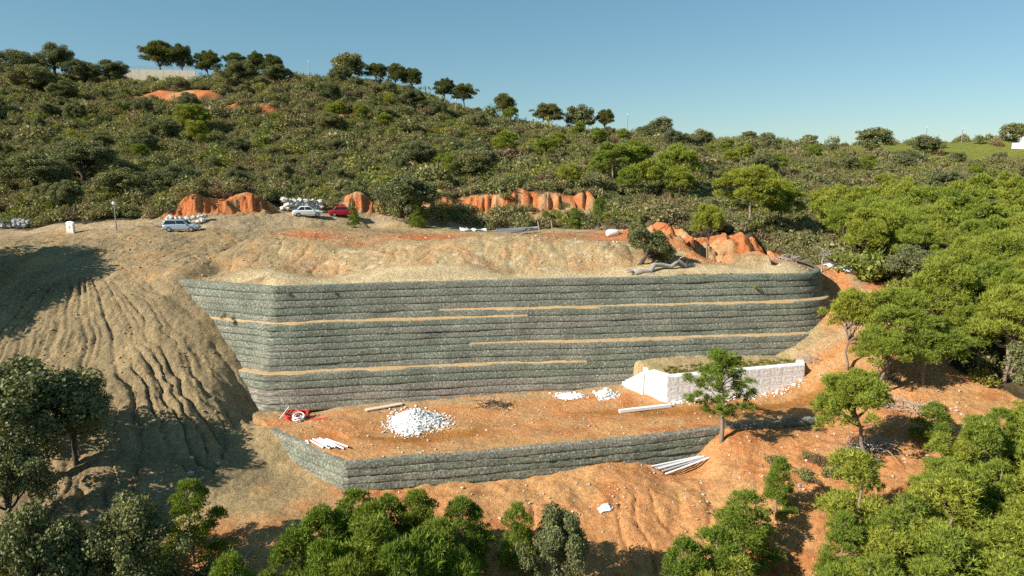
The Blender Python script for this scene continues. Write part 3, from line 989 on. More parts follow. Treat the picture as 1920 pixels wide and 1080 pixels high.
def make_tree_meshes(kind, seed):
    """returns trunk mesh, crown mesh, nominal height"""
    rs = np.random.RandomState(seed)
    mb = MB()
    if kind == 'young_pine':              # bushy, cone shaped, bright
        h = 7.0
        pf = cone_puffs(rs, 66, 2.45, 1.0, h - .5, .46, .85)
        limb(mb, (0, 0, -.5), (rs.normal() * .15, rs.normal() * .15, h - .6), .15, .03, rs, .03, 6, 7)
        for p in pf[::6]: limb(mb, (0, 0, max(.8, p[2] - .5)), p[:3], .035, .012, rs, .1, 3, 4)
        cr = [needle_tufts(pf, 95, .22, .055, rs, 5)]
        mat, bk = M['pine_young'], M['bark']
    elif kind == 'slope_pine':            # bushy pine of the lower slope, yellower
        h = 6.0
        pf = cone_puffs(rs, 46, 2.2, 1.4, h - .5, .42, .76)
        limb(mb, (0, 0, -.5), (rs.normal() * .3, rs.normal() * .3, h - .5), .13, .03, rs, .05, 6, 7)
        for p in pf[::4]: limb(mb, (0, 0, max(.7, p[2] - .6)), p[:3], .04, .012, rs, .1, 3, 4)
        cr = [needle_tufts(pf, 80, .25, .056, rs, 5)]
        mat, bk = M['pine'], M['bark']
    elif kind == 'forest_pine':           # broad rounded crown seen from above
        h = 8.0
        pf = dome_puffs(rs, 82, 2.8, 4.7, 3.1, .52, .95, low=-.55, fill=.2)
        limb(mb, (0, 0, -.6), (rs.normal() * .4, rs.normal() * .4, 6.6), .19, .06, rs, .04, 7, 7)
        for p in pf[::5]: limb(mb, (0, 0, 3.2 + rs.rand() * 2), p[:3], .06, .02, rs, .14, 4, 5)
        cr = [needle_tufts(pf, 52, .34, .07, rs, 5)]
        mat, bk = M['pine'], M['bark']
    elif kind == 'far_pine':              # the same, coarser, for the far slope
        h = 7.5
        pf = dome_puffs(rs, 56, 2.75, 4.3, 3.0, .6, 1.05, low=-.55, fill=.2)
        limb(mb, (0, 0, -.6), (0, 0, 6.0), .18, .06, rs, .04, 5, 6)
        for p in pf[::7]: limb(mb, (0, 0, 3 + rs.rand() * 2), p[:3], .06, .02, rs, .14, 3, 4)
        cr = [needle_tufts(pf, 34, .38, .12, rs, 4)]
        mat, bk = M['pine'], M['bark']
    elif kind == 'ridge_pine':            # umbrella pine with a bare stem, on the skyline
        h = 8.5
        pf = dome_puffs(rs, 105, 3.2, 5.1, 3.1, .6, 1.0, low=-.45)
        a = limb(mb, (0, 0, -.6), (rs.normal() * .5, rs.normal() * .4, 6.0), .22, .10, rs, .05, 6, 7)
        for p in pf[::3]: limb(mb, a[3 + rs.randint(0, 3)], p[:3], .09, .02, rs, .16, 4, 5)
        cr = [needle_tufts(pf, 30, .40, .11, rs, 4, .7)]
        mat, bk = M['pine_dark'], M['bark']
    elif kind == 'stem_pine':             # bright pine with a bare leaning stem
        h = 8.2
        pf = dome_puffs(rs, 90, 2.8, 5.3, 2.7, .48, .88, low=-.4, fill=.22)
        a = limb(mb, (0, 0, -.6), (rs.normal() * .5, rs.normal() * .4, 6.2), .20, .09, rs, .05, 6, 7)
        for p in pf[::3]: limb(mb, a[3 + rs.randint(0, 3)], p[:3], .08, .02, rs, .16, 4, 5)
        cr = [needle_tufts(pf, 62, .32, .065, rs, 5, .6)]
        mat, bk = M['pine'], M['bark']
    elif kind == 'open_pine':             # the lone pine in front of the white wall: open whorls of branches
        h = 7.3
        pf = []
        a = limb(mb, (0, 0, -.6), (.25, .1, 6.6), .20, .06, rs, .03, 8, 8)
        for z, w, n in ((2.1, 1.5, 4), (2.8, 2.5, 6), (3.6, 2.7, 6), (4.4, 2.6, 6), (5.1, 2.2, 6), (5.8, 1.6, 6), (6.5, .9, 5)):
            for i in range(n):
                th = 6.283 * (i + rs.rand() * .8) / n; ww = w * (.6 + .45 * rs.rand())
                e = np.array((.1 + math.cos(th) * ww, math.sin(th) * ww, z + .35 + .5 * rs.rand()))
                limb(mb, (.25 * z / 6.6, .1 * z / 6.6, z - .25), e, .055, .018, rs, .2, 4, 5)
                for q in range(3):
                    pf.append((e[0] + rs.normal() * .28, e[1] + rs.normal() * .28, e[2] + rs.normal() * .14, .20 + .19 * rs.rand()))
                for q in range(1):
                    t_ = .5 + .3 * rs.rand()
                    pf.append((e[0] * t_ + rs.normal() * .15, e[1] * t_ + rs.normal() * .15, z - .1 + (e[2] - z) * t_, .18 + .12 * rs.rand()))
        for q in range(9): pf.append((.2 + rs.normal() * .5, rs.normal() * .5, 6.7 + rs.normal() * .3, .35))
        cr = [needle_tufts(np.array(pf), 120, .28, .05, rs, 5)]
        mat, bk = M['pine_young'], M['bark']
    elif kind == 'oak':                   # dense holm oak
        h = 6.5
        pf = dome_puffs(rs, 90, 2.9, 4.0, 2.5, .55, .95, low=-.75)
        a = limb(mb, (0, 0, -.5), (rs.normal() * .3, rs.normal() * .3, 3.2), .28, .17, rs, .06, 4, 8)
        for p in pf[::5]: limb(mb, a[-1 - rs.randint(0, 3)], p[:3], .10, .02, rs, .14, 4, 5)
        cr = [leaf_cloud(pf, 150, .20, rs)]
        mat, bk = M['oak'], M['bark_dark']
    elif kind == 'ridge_oak':             # airy cork oak on the skyline
        h = 6.0
        pf = dome_puffs(rs, 90, 2.6, 3.4, 2.7, .5, .95, low=-.6)
        a = limb(mb, (0, 0, -.5), (rs.normal() * .3, rs.normal() * .2, 2.4), .3, .18, rs, .08, 4, 8)
        for p in pf[::2]: limb(mb, a[-1], p[:3], .11, .02, rs, .2, 4, 5)
        cr = [leaf_cloud(pf, 62, .30, rs)]
        mat, bk = M['oak'], M['bark_dark']
    me = crown_mesh('crown', cr, mat)
    return mb.mesh('trunk', bk, True), me, h


def make_shrub_mesh(kind, seed):
    rs = np.random.RandomState(seed)
    mat = M[{'scrub': 'scrub', 'green': 'scrub_green', 'brown': 'scrub_brown'}[kind]]
    n = 13
    pf = []
    for i in range(n):
        th = rs.rand() * 6.283; q = math.sqrt(rs.rand())
        pf.append((math.cos(th) * q * .95, math.sin(th) * q * .95, .35 + (1 - q * q * .7) * rs.rand() * .95, .34 + .26 * rs.rand()))
    V, F_, L = leaf_cloud(np.array(pf), 62, .20, rs, .35)
    V2, F2, L2 = needle_tufts(np.array(pf), 7, .28, .05, rs, 3, .9)
    return crown_mesh('scrub_bush', [(V, F_, L), (V2, F2, L2)], mat)


def make_grass_mesh(seed):
    rs = np.random.RandomState(seed)
    n = 60
    th = rs.rand(n) * 6.283; r = np.sqrt(rs.rand(n)) * .35
    P = np.c_[np.cos(th) * r, np.sin(th) * r, np.zeros(n)]
    D = np.c_[np.cos(th) * .5 * rs.rand(n), np.sin(th) * .5 * rs.rand(n), np.ones(n)] * (.2 + .25 * rs.rand(n))[:, None]
    S = np.c_[-np.sin(th), np.cos(th), np.zeros(n)] * .03
    V = np.stack([P - S, P + S, P + D], 1).reshape(-1, 3)
    return crown_mesh('grass_tuft', [(V, np.arange(len(V)).reshape(-1, 3), rs.rand(n))], M['grass'])


TREES = {}
for kind, seeds in {'young_pine': (1, 2, 3), 'forest_pine': (11, 12, 13, 14), 'slope_pine': (15, 16, 17), 'stem_pine': (18, 19, 20), 'far_pine': (21, 22, 23), 'ridge_pine': (31, 32, 33), 'open_pine': (41,), 'oak': (51, 52, 53), 'ridge_oak': (61, 62, 63)}.items():
    TREES[kind] = [make_tree_meshes(kind, s) for s in seeds]
SHRUBS = {'scrub': [make_shrub_mesh('scrub', s) for s in (71, 72, 73, 74)], 'green': [make_shrub_mesh('green', s) for s in (75, 76)], 'brown': [make_shrub_mesh('brown', s) for s in (77, 78)]}
rng = np.random.RandomState(99)
BASE_NAME = {'young_pine': 'pine_tree', 'forest_pine': 'pine_tree', 'slope_pine': 'pine_tree', 'stem_pine': 'pine_tree', 'far_pine': 'pine_tree', 'ridge_pine': 'pine_tree', 'open_pine': 'pine_tree', 'oak': 'oak_tree', 'ridge_oak': 'oak_tree'}


def plant_tree(kind, x, y, height, width=1.0, label=None, group=None, rz=None, lean=(0, 0), var=None, crown_mat=None):
    v = TREES[kind][rng.randint(len(TREES[kind])) if var is None else var]
    s = height / v[2]
    root = empty(BASE_NAME[kind], (x, y, gz(x, y)), 0)
    root.rotation_euler = (lean[0], lean[1], rng.rand() * 6.283 if rz is None else rz)
    root.scale = (s * width, s * width, s)
    tag(root, label, 'tree', group)
    obj('trunk', v[0], root)
    c = obj('crown', v[1], root)
    return root


def plant_shrub(kind, x, y, size, tall=1.0, label=None, group=None, name='scrub_bush'):
    me = SHRUBS[kind][rng.randint(len(SHRUBS[kind]))]
    o = obj(name, me, None, (x, y, gz(x, y) - .1 * size), (rng.normal() * .08, rng.normal() * .08, rng.rand() * 6.283), (size, size * (.85 + .3 * rng.rand()), size * tall))
    tag(o, label, 'bush', group)
    return o

# ------------------------------------------------------------------ trees that can be told apart
FEATURE_TREES = [
    ('ridge_pine', -116.9, 236.0, 13.2, 1.00, 'tallest rounded umbrella pine above the pale wall on the ridge'),
    ('ridge_pine', -110.3, 237.0, 12.7, 0.70, 'umbrella pine touching the tallest one above the pale ridge wall'),
    ('ridge_pine', -101.8, 238.0, 10.9, 0.89, 'umbrella pine standing alone at the low end of the pale ridge wall'),
    ('ridge_pine', -92.9, 239.0, 10.0, 0.98, 'first umbrella pine of the trio right of the pale ridge wall'),
    ('ridge_pine', -86.5, 240.0, 10.8, 0.68, 'middle umbrella pine of the trio right of the pale ridge wall'),
    ('ridge_pine', -80.5, 239.0, 9.3, 0.91, 'last and lowest umbrella pine of the trio right of the pale ridge wall'),
    ('ridge_oak', -53.4, 232.0, 9.6, 1.17, 'spreading dark oak alone on the crest between the two groups of umbrella pines'),
    ('ridge_pine', -44.2, 231.0, 7.7, 1.07, 'rounded pine next to the spreading oak on the crest'),
    ('ridge_pine', -37.7, 231.0, 9.5, 0.95, 'middle of three touching pines on the falling crest'),
    ('ridge_pine', -32.5, 230.0, 9.3, 0.84, 'lowest of three touching pines on the falling crest'),
    ('ridge_pine', -21.6, 228.0, 8.8, 0.92, 'left one of two flat pines lower down the crest'),
    ('ridge_pine', -15.5, 228.0, 8.6, 1.09, 'right one of two flat pines lower down the crest'),
    ('ridge_pine', -2.4, 226.0, 9.8, 0.91, 'solitary green pine at the notch in the skyline'),
    ('ridge_pine', 12.2, 236.0, 9.7, 1.26, 'broad green pine where the skyline levels out'),
    ('ridge_oak', 23.0, 237.0, 10.0, 1.10, 'grey leafed oak beside the broad pine on the skyline'),
    ('ridge_pine', 31.5, 237.0, 8.8, 0.88, 'small lollipop shaped pine on the skyline'),
    ('ridge_oak', 51.1, 240.0, 8.0, 1.18, 'isolated round oak standing on the bare skyline'),
    ('ridge_oak', 97.7, 288.0, 4.9, 1.33, 'small dark tree poking above the low scrub ridge'),
    ('ridge_oak', 128.2, 300.0, 5.8, 1.35, 'thin pale oak on the low ridge at the edge of the meadow'),
    ('ridge_oak', 147.7, 285.0, 10.6, 1.35, 'large grey green oak at the edge of the hilltop meadow'),
    ('ridge_oak', 168.7, 285.0, 8.1, 1.35, 'dark oak in the hilltop meadow'),
    ('ridge_oak', 208.6, 290.0, 8.1, 1.35, 'dark tree by the white house at the picture edge'),
    ('oak', -136.1, 212.0, 10.7, 0.97, 'tall grey oak on the wooded hilltop'),
    ('oak', -145.4, 210.0, 9.0, 1.60, 'dense oak at the hilltop in the upper corner'),
    ('oak', -128.7, 212.0, 6.4, 1.60, 'dark oak in the hilltop wood'),
    ('oak', -121.2, 214.0, 6.8, 1.60, 'dark oak at the end of the hilltop wood'),
    ('oak', -132.4, 196.0, 7.8, 1.60, 'shaded oak below the hilltop wood'),
    ('far_pine', -76.4, 168.0, 7.3, 1.35, 'large bright green pine alone on the left hillside'),
    ('oak', -81.1, 210.0, 7.4, 1.60, 'tall dark oak above the red cut on the upper hillside'),
    ('oak', -73.3, 222.0, 5.9, 1.60, 'dark oak right of the tall one near the crest'),
    ('far_pine', -46.5, 186.0, 5.1, 1.35, 'small bright pine beside the red cuts high on the hillside'),
    ('far_pine', -40.0, 186.0, 5.4, 0.95, 'slim bright pine right of the red cuts high on the hillside'),
    ('oak', -29.4, 205.0, 5.7, 1.60, 'olive oak below the three pines of the crest'),
    ('far_pine', -1.3, 172.0, 6.8, 1.19, 'round bright pine in the middle of the scrub hillside'),
    ('far_pine', 7.6, 165.0, 5.8, 1.09, 'round green pine right of the middle of the scrub hillside'),
    ('oak', -75.6, 122.0, 6.6, 1.60, 'big spreading oak on the lower left hillside'),
    ('oak', -76.0, 110.0, 6.1, 1.60, 'dark oak above the left end of the road'),
    ('oak', -58.9, 104.0, 4.8, 1.60, 'dark oak behind the street lamp'),
    ('oak', -54.3, 112.0, 4.6, 1.60, 'olive oak above the parked pale blue car'),
    ('oak', -16.1, 104.0, 6.7, 1.53, 'large dark oak in front of the orange cut bank'),
    ('far_pine', 20.4, 140.0, 6.9, 1.35, 'tall bright pine in the middle distance'),
    ('far_pine', 25.5, 142.0, 8.6, 1.00, 'bright pine behind the tall one in the middle distance'),
    ('far_pine', 25.1, 128.0, 6.1, 1.35, 'bright pine in front of the tall one in the middle distance'),
    ('far_pine', 31.3, 130.0, 9.4, 0.93, 'tall dark sided pine above the red excavation'),
    ('forest_pine', 34.6, 100.0, 8.7, 1.27, 'largest pine behind the red excavation'),
    ('forest_pine', 41.7, 106.0, 7.4, 1.07, 'bright pine at the right shoulder of the largest pine'),
    ('stem_pine', 22.7, 79.0, 6.2, 0.81, 'slim stemmed pine growing on the edge of the red excavation'),
    ('oak', 16.5, 80.0, 3.4, 1.46, 'leaning dark oak on the terrace at the foot of the red excavation'),
    ('open_pine', 17.2, 53.0, 7.2, 1.00, 'lone open pine in front of the white stone wall'),
    ('stem_pine', 24.6, 49.5, 7.1, 0.98, 'leaning pine on the orange slope right of the white stone wall'),
    ('stem_pine', 31.8, 62.5, 7.6, 0.77, 'pine with a bare stem at the round end of the tall wall'),
    ('stem_pine', 34.9, 61.0, 7.8, 1.01, 'wide pine in the clump beyond the round wall end'),
    ('forest_pine', 37.0, 59.0, 6.3, 1.08, 'pine at the outer edge of the clump beyond the round wall end'),
    ('stem_pine', 32.5, 58.0, 6.6, 0.96, 'front pine of the clump beyond the round wall end'),
    ('oak', -35.4, 47.5, 9.2, 1.09, 'large dark oak at the left edge throwing shade over the embankment'),
    ('oak', -33.6, 49.5, 7.0, 0.69, 'smaller dark oak against the large one at the left edge'),
    ('oak', -22.2, 37.0, 7.4, 0.74, 'grey green oak in the lower left corner area'),
    ('young_pine', -20.8, 41.0, 5.9, 0.91, 'bright green young pine at the mouth of the gully'),
    ('young_pine', -14.9, 33.0, 8.7, 0.67, 'bright young pine cut by the bottom edge beside the leaning stake'),
    ('oak', -26.5, 34.5, 8.7, 0.63, 'shaded oak in the bottom left corner'),
    ('young_pine', -11.3, 37.5, 7.1, 0.88, 'young pine at the left of the bottom clump'),
    ('young_pine', -10.0, 40.5, 5.8, 0.99, 'tallest young pine of the bottom clump at the wall corner'),
    ('young_pine', -7.7, 39.5, 6.3, 0.89, 'young pine between the tallest two of the bottom clump'),
    ('young_pine', -6.0, 40.0, 6.0, 0.99, 'dark sided young pine of the bottom clump under the low wall'),
    ('young_pine', -3.1, 40.5, 5.2, 1.06, 'detached young pine right of the bottom clump'),
    ('young_pine', 0.3, 39.5, 5.9, 0.70, 'slim young pine in the shade gap at the bottom'),
    ('oak', 2.7, 38.0, 6.9, 0.58, 'grey green slim oak at the right end of the bottom clump'),
    ('young_pine', -7.7, 34.0, 10.0, 0.89, 'big bushy young pine in front of the bottom clump'),
    ('young_pine', -9.9, 32.0, 10.6, 0.65, 'young pine at the bottom edge left of the big bushy one'),
    ('young_pine', -4.9, 33.0, 10.5, 0.75, 'young pine at the bottom edge right of the big bushy one'),
    ('young_pine', 9.9, 36.0, 7.2, 0.76, 'young pine at the left tip of the lower right forest'),
    ('young_pine', 12.0, 37.0, 6.8, 0.88, 'young pine second from the left tip of the lower right forest'),
    ('young_pine', 15.1, 41.0, 5.2, 1.17, 'dark green young pine at the upper rim of the lower right forest'),
    ('young_pine', 18.4, 44.0, 4.7, 0.71, 'small dark young pine high on the orange slope'),
    ('young_pine', 32.5, 50.0, 3.6, 1.35, 'young pine on the orange slope under the pine clump'),
    ('oak', 26.8, 93.0, 3.2, 1.36, 'olive oak in the red excavation behind the slim stemmed pine'),
    ('oak', -33.9, 43.0, 6.4, 0.83, 'dark oak between the large left edge tree and the bottom corner'),
    ('young_pine', -12.3, 36.0, 7.3, 0.92, 'young pine at the outer left of the bottom clump'),
    ('young_pine', -10.2, 38.0, 6.5, 0.95, 'young pine filling the left half of the bottom clump'),
    ('young_pine', -8.2, 37.5, 7.8, 0.77, 'young pine in the middle of the bottom clump'),
    ('young_pine', -4.1, 37.0, 7.3, 0.82, 'young pine filling the right half of the bottom clump'),
    ('young_pine', -6.0, 31.5, 11.0, 0.61, 'young pine cut by the bottom edge in the middle of the clump'),
    ('young_pine', -8.1, 30.5, 11.1, 0.59, 'young pine cut by the bottom edge below the wall corner'),
    ('young_pine', -2.9, 33.0, 9.2, 0.67, 'young pine cut by the bottom edge beside the shade gap'),
]
for (kind, x, y, h, w, lab) in FEATURE_TREES:
    ln = (0, 0)
    if 'leaning pine' in lab: x, y, ln = x + 2.4, y - .6, (0, -.30)
    if 'leaning dark oak' in lab: x, y, ln = x - 2.6, y - 6.5, (-.1, .55)
    plant_tree(kind, x, y, h / math.cos(ln[1]), w, lab, None, 0. if ln != (0, 0) else None, ln)
for i, (x, y, h) in enumerate([(-57, 61.5, 11.0), (-58.5, 64.5, 12.5), (-62, 67.5, 12.5)]):
    plant_tree('oak', x, y, h, 1.0, 'holm oak in the row left of the embankment that throws the long shade on it', 'oaks shading the embankment')


def frame_ok(x, y, m=4):
    return np.abs(x) < .775 * (y * .985 + 3) + m


def jitter_grid(x0, x1, y0, y1, step, rs):
    a, b = np.meshgrid(np.arange(x0, x1, step), np.arange(y0, y1, step))
    a = a + rs.rand(*a.shape) * step; b = b + rs.rand(*b.shape) * step
    return a.ravel(), b.ravel()


feat = np.array([(t[1], t[2], 1.1 * t[3] * t[4] * .42) for t in FEATURE_TREES])


def clear_of(x, y, pts, extra=0.):
    d = np.hypot(x[:, None] - pts[None, :, 0], y[:, None] - pts[None, :, 1])
    return (d > pts[None, :, 2] + extra).all(1)


# pine forest on the slope beside the works
rs = np.random.RandomState(5)
FOREST = [(42.5, 50), (40.5, 60), (43, 70), (44.5, 80), (42, 92), (47, 104), (52, 118), (64, 128), (80, 138), (100, 150), (122, 152), (125, 130), (80, 70), (66, 47), (50, 45)]
fx_, fy_ = jitter_grid(36, 128, 42, 154, 4.5, rs)
k = inpoly(fx_, fy_, FOREST) & frame_ok(fx_, fy_) & clear_of(fx_, fy_, feat)
fx_, fy_ = fx_[k], fy_[k]
order = np.argsort(fy_)
forest_pts = []
for i in order:
    x, y = fx_[i], fy_[i]
    far = y > 92
    if far and rng.rand() < .25: continue
    if rng.rand() < (.16 if far else .10):
        plant_tree('oak', x, y, 4.5 + 2 * rng.rand(), .95 + .3 * rng.rand(), 'dark oak between the forest pines', 'oaks in the forest')
        forest_pts.append((x, y, 2.0))
        continue
    h = 5.6 + 3.2 * rng.rand()
    plant_tree('far_pine' if far else ('forest_pine' if rng.rand() < .6 else 'stem_pine'), x, y, h, .72 + .28 * rng.rand(),
               'bright pine in the upper forest' if far else 'bright round crowned pine in the forest',
               'pines in the upper forest' if far else 'pines in the forest beside the works')
    forest_pts.append((x, y, 2.0))
# young pines on the slope in the lower corner
LOWER = [(9.5, 30), (10, 34), (13.2, 39.6), (17, 40.3), (21, 41.3), (26, 42.2), (31, 44.2), (38, 48.5), (46, 47), (44, 36), (30, 24), (12, 24)]
fx_, fy_ = jitter_grid(8, 48, 23, 51, 2.35, rs)
hole = np.array([(17.5, 38.0, 2.3), (24.6, 43.2, 1.6), (14.5, 33, 1.2)])
k = inpoly(fx_, fy_, LOWER) & frame_ok(fx_, fy_, 2) & clear_of(fx_, fy_, hole) & clear_of(fx_, fy_, feat[-10:], -.6)
for x, y in zip(fx_[k], fy_[k]):
    h = 4.2 + 2.6 * rng.rand()
    plant_tree('slope_pine' if rng.rand() < .8 else 'young_pine', x, y, h, .85 + .3 * rng.rand(), 'young pine on the lower corner slope', 'young pines on the lower corner slope')
    forest_pts.append((x, y, 1.4))
forest_pts = np.array(forest_pts)

# larger oaks and pines standing out of the hillside scrub
rs = np.random.RandomState(21)
hx, hy = jitter_grid(-175, 60, 98, 225, 11.0, rs)
k = frame_ok(hx, hy, 2) & (bare_mask(hx, hy) < .5) & (road_mask(hx, hy) < .1) & (meadow_mask(hx, hy) < .2) & ~((hx > -131) & (hx < -97) & (hy > 200)) & clear_of(hx, hy, feat, 1.0)
k &= rs.rand(len(hx)) < np.where(hx < -25, .58, .55)
hx, hy = hx[k], hy[k]
hill_pts = [(9999., 9999., 0.)]
for x, y in zip(hx, hy):
    if x > -5 and rs.rand() < .55 or rs.rand() < .12:
        plant_tree('far_pine', x, y, 3.6 + 2.4 * rs.rand(), .95 + .3 * rs.rand(), 'bright pine in the hillside scrub', 'pines in the hillside scrub')
    else:
        plant_tree('oak', x, y, 2.6 + 3.2 * rs.rand() ** 1.4, 1.0 + .6 * rs.rand(), 'dark rounded oak in the hillside scrub', 'oaks in the hillside scrub')
    hill_pts.append((x, y, 2.0))
rx, ry = jitter_grid(60, 235, 150, 300, 15.0, rs)
k = frame_ok(rx, ry, 2) & (bare_mask(rx, ry) < .5) & clear_of(rx, ry, feat, 1.0) & (rs.rand(len(rx)) < .6) & (meadow_mask(rx, ry) < .5)
for x, y in zip(rx[k], ry[k]):
    if rs.rand() < .35 and y < 230:
        plant_tree('far_pine', x, y, 4 + 2.5 * rs.rand(), 1.1, 'bright pine on the far slope', 'pines on the far slope')
    else:
        plant_tree('ridge_oak', x, y, 3.6 + 2.6 * rs.rand(), 1.25, 'grey green oak on the far slope', 'oaks on the far slope')

# ------------------------------------------------------------------ scrub: the bushes that show largest are things, the rest is one cover
rs = np.random.RandomState(8)
cand = []
for (y0, y1, step) in ((30, 92, 2.0), (92, 150, 1.95), (150, 250, 2.3), (250, 345, 3.4)):
    a, b = jitter_grid(-330, 350, y0, y1, step, rs)
    k = frame_ok(a, b, 4 + .22 * b) & (bare_mask(a, b) < .5) & (road_mask(a, b) < .2)
    k &= (meadow_mask(a, b) < .4) | (rs.rand(len(a)) < .07)
    a, b = a[k], b[k]
    cand.append(np.c_[a, b, np.full(len(a), step)])
cand = np.concatenate(cand)
k = clear_of(cand[:, 0], cand[:, 1], forest_pts, -.6) & clear_of(cand[:, 0], cand[:, 1], feat, -1.2)
k &= ~((cand[:, 1] < 64) & (cand[:, 0] > -8) & (cand[:, 0] < 9) & (rs.rand(len(cand)) < .8))
cand = cand[k]
# keep what lies on the near side of the ridge
zc = ground(cand[:, 0], cand[:, 1])
tone_n = fbm(cand[:, 0] * .05, cand[:, 1] * .05, 3, 121)
pick_kind = np.where(rs.rand(len(cand)) < .06 + .16 * (tone_n > .55), 1, 0)
pick_kind = np.where(rs.rand(len(cand)) < .05 + .10 * (tone_n < .42), 2, pick_kind)
size = cand[:, 2] * (.44 + .50 * rs.rand(len(cand)) ** 1.6)
big = rs.rand(len(cand)) < .07
size = np.where(big, size * 1.6, size)
dep = cand[:, 1]
show = size / dep * frame_ok(cand[:, 0], cand[:, 1], -1)
top300 = set(np.argsort(-show)[:150].tolist())
KN = ['scrub', 'green', 'brown']
for i in top300:
    x, y = cand[i, :2]
    kd = KN[pick_kind[i]]
    if y < 64: lab, grp = {'scrub': 'dull olive bush', 'green': 'fresh green bush', 'brown': 'dry brown bush'}[kd] + ' on the near slope', 'bushes on the near slopes'
    elif x > 30: lab, grp = {'scrub': 'dull olive bush', 'green': 'fresh green bush', 'brown': 'dry brown bush'}[kd] + ' in the forest gaps', 'bushes among the forest pines'
    else: lab, grp = {'scrub': 'dull olive bush', 'green': 'fresh green bush', 'brown': 'dry brown bush'}[kd] + ' above the road', 'bushes at the foot of the hillside'
    plant_shrub(kd, x, y, size[i], .8 + .35 * rng.rand(), lab, grp)

kinds = bpy.data.collections.new('scrub_kinds')
protos = []
for kd in KN:
    for me in SHRUBS[kd]:
        o = bpy.data.objects.new('bush_kind_%02d' % len(protos), me)
        kinds.objects.link(o); protos.append(kd)


def instancer(name, pts, pickv, rot, scl, coll, label):
    me = bpy.data.meshes.new(name)
    me.vertices.add(len(pts))
    me.vertices.foreach_set('co', np.asarray(pts, np.float32).ravel())
    for nm, typ, data in (('pick', 'INT', np.asarray(pickv, np.int32)), ('scl', 'FLOAT_VECTOR', np.asarray(scl, np.float32)), ('rot', 'FLOAT_VECTOR', np.asarray(rot, np.float32))):
        a = me.attributes.new(nm, typ, 'POINT')
        a.data.foreach_set('vector' if typ == 'FLOAT_VECTOR' else 'value', data.ravel())
    o = obj(name, me)
    tag(o, label, kind='stuff')
    ng = bpy.data.node_groups.new(name + '_nodes', 'GeometryNodeTree')
    ng.interface.new_socket('Geometry', in_out='INPUT', socket_type='NodeSocketGeometry')
    ng.interface.new_socket('Geometry', in_out='OUTPUT', socket_type='NodeSocketGeometry')
    gi = ng.nodes.new('NodeGroupInput'); go = ng.nodes.new('NodeGroupOutput')
    ip = ng.nodes.new('GeometryNodeInstanceOnPoints')
    ci = ng.nodes.new('GeometryNodeCollectionInfo')
    ci.inputs['Collection'].default_value = coll
    ci.inputs['Separate Children'].default_value = True
    ci.inputs['Reset Children'].default_value = True
    ip.inputs['Pick Instance'].default_value = True
    ng.links.new(gi.outputs[0], ip.inputs['Points'])
    ng.links.new(ci.outputs[0], ip.inputs['Instance'])
    for nm, typ, sock in (('pick', 'INT', 'Instance Index'), ('scl', 'FLOAT_VECTOR', 'Scale'), ('rot', 'FLOAT_VECTOR', 'Rotation')):
        n = ng.nodes.new('GeometryNodeInputNamedAttribute')
        n.data_type = typ
        n.inputs['Name'].default_value = nm
        ng.links.new(n.outputs[0], ip.inputs[sock])
    ng.links.new(ip.outputs[0], go.inputs[0])
    md = o.modifiers.new('cover', 'NODES')
    md.node_group = ng
    return o


rest = np.array([i for i in range(len(cand)) if i not in top300])
pidx = np.array([rs.choice([j for j, q in enumerate(protos) if q == KN[pick_kind[i]]]) for i in rest])
sc = size[rest][:, None] * np.c_[np.ones(len(rest)), .85 + .3 * rs.rand(len(rest)), .75 + .4 * rs.rand(len(rest))]
instancer('scrub', np.c_[cand[rest, 0], cand[rest, 1], zc[rest] - .1 * size[rest]], pidx,
          np.c_[rs.normal(size=(len(rest), 2)) * .08, rs.rand(len(rest)) * 6.283], sc, kinds, 'dense olive scrub covering the hillside up to the ridge')
print('scrub instances', len(rest))

# bushes and saplings on the bench below the orange bank
rs = np.random.RandomState(12)
for i in range(26):
    x = -17 + 33 * rs.rand(); y = 109 + 4.5 * rs.rand()
    plant_shrub('scrub', x, y, .7 + .8 * rs.rand(), 1.0, 'dull bush on the cut bank', 'bushes on the cut bank')
for i in range(46):
    x = -21 + 37 * rs.rand(); y = 102.5 + 8 * rs.rand()
    if abs(x + 8) < 2.5 and y < 107: continue
    kd = 'green' if rs.rand() < .2 else 'scrub'
    plant_shrub(kd, x, y, .8 + .9 * rs.rand(), 1.0 + .5 * rs.rand(), {'scrub': 'dull green bush', 'green': 'fresh green sapling'}[kd] + ' on the bench', 'bushes on the bench')
for i in range(16):
    plant_shrub('brown', 11.5 + 6.5 * rs.rand(), 97 + 9 * rs.rand(), .9 + .6 * rs.rand(), .8, 'reddish dry bush by the excavation', 'dry bushes by the excavation')
for x, y, h in ((-22.7, 98.0, 3.2), (-14.0, 100.5, 3.6), (9.5, 103.5, 4.2), (13.5, 106, 4.4), (5.2, 106, 3.0)):
    plant_tree('young_pine', x, y, h, .8, {-22.7: 'small bright conical pine at the road edge beside the red car', -14.0: 'small bright pine in front of the large dark oak', 9.5: 'bright pine sapling right of the wooden posts', 13.5: 'taller bright pine sapling beside the dry brush', 5.2: 'small pine sapling behind the wooden posts'}[x])
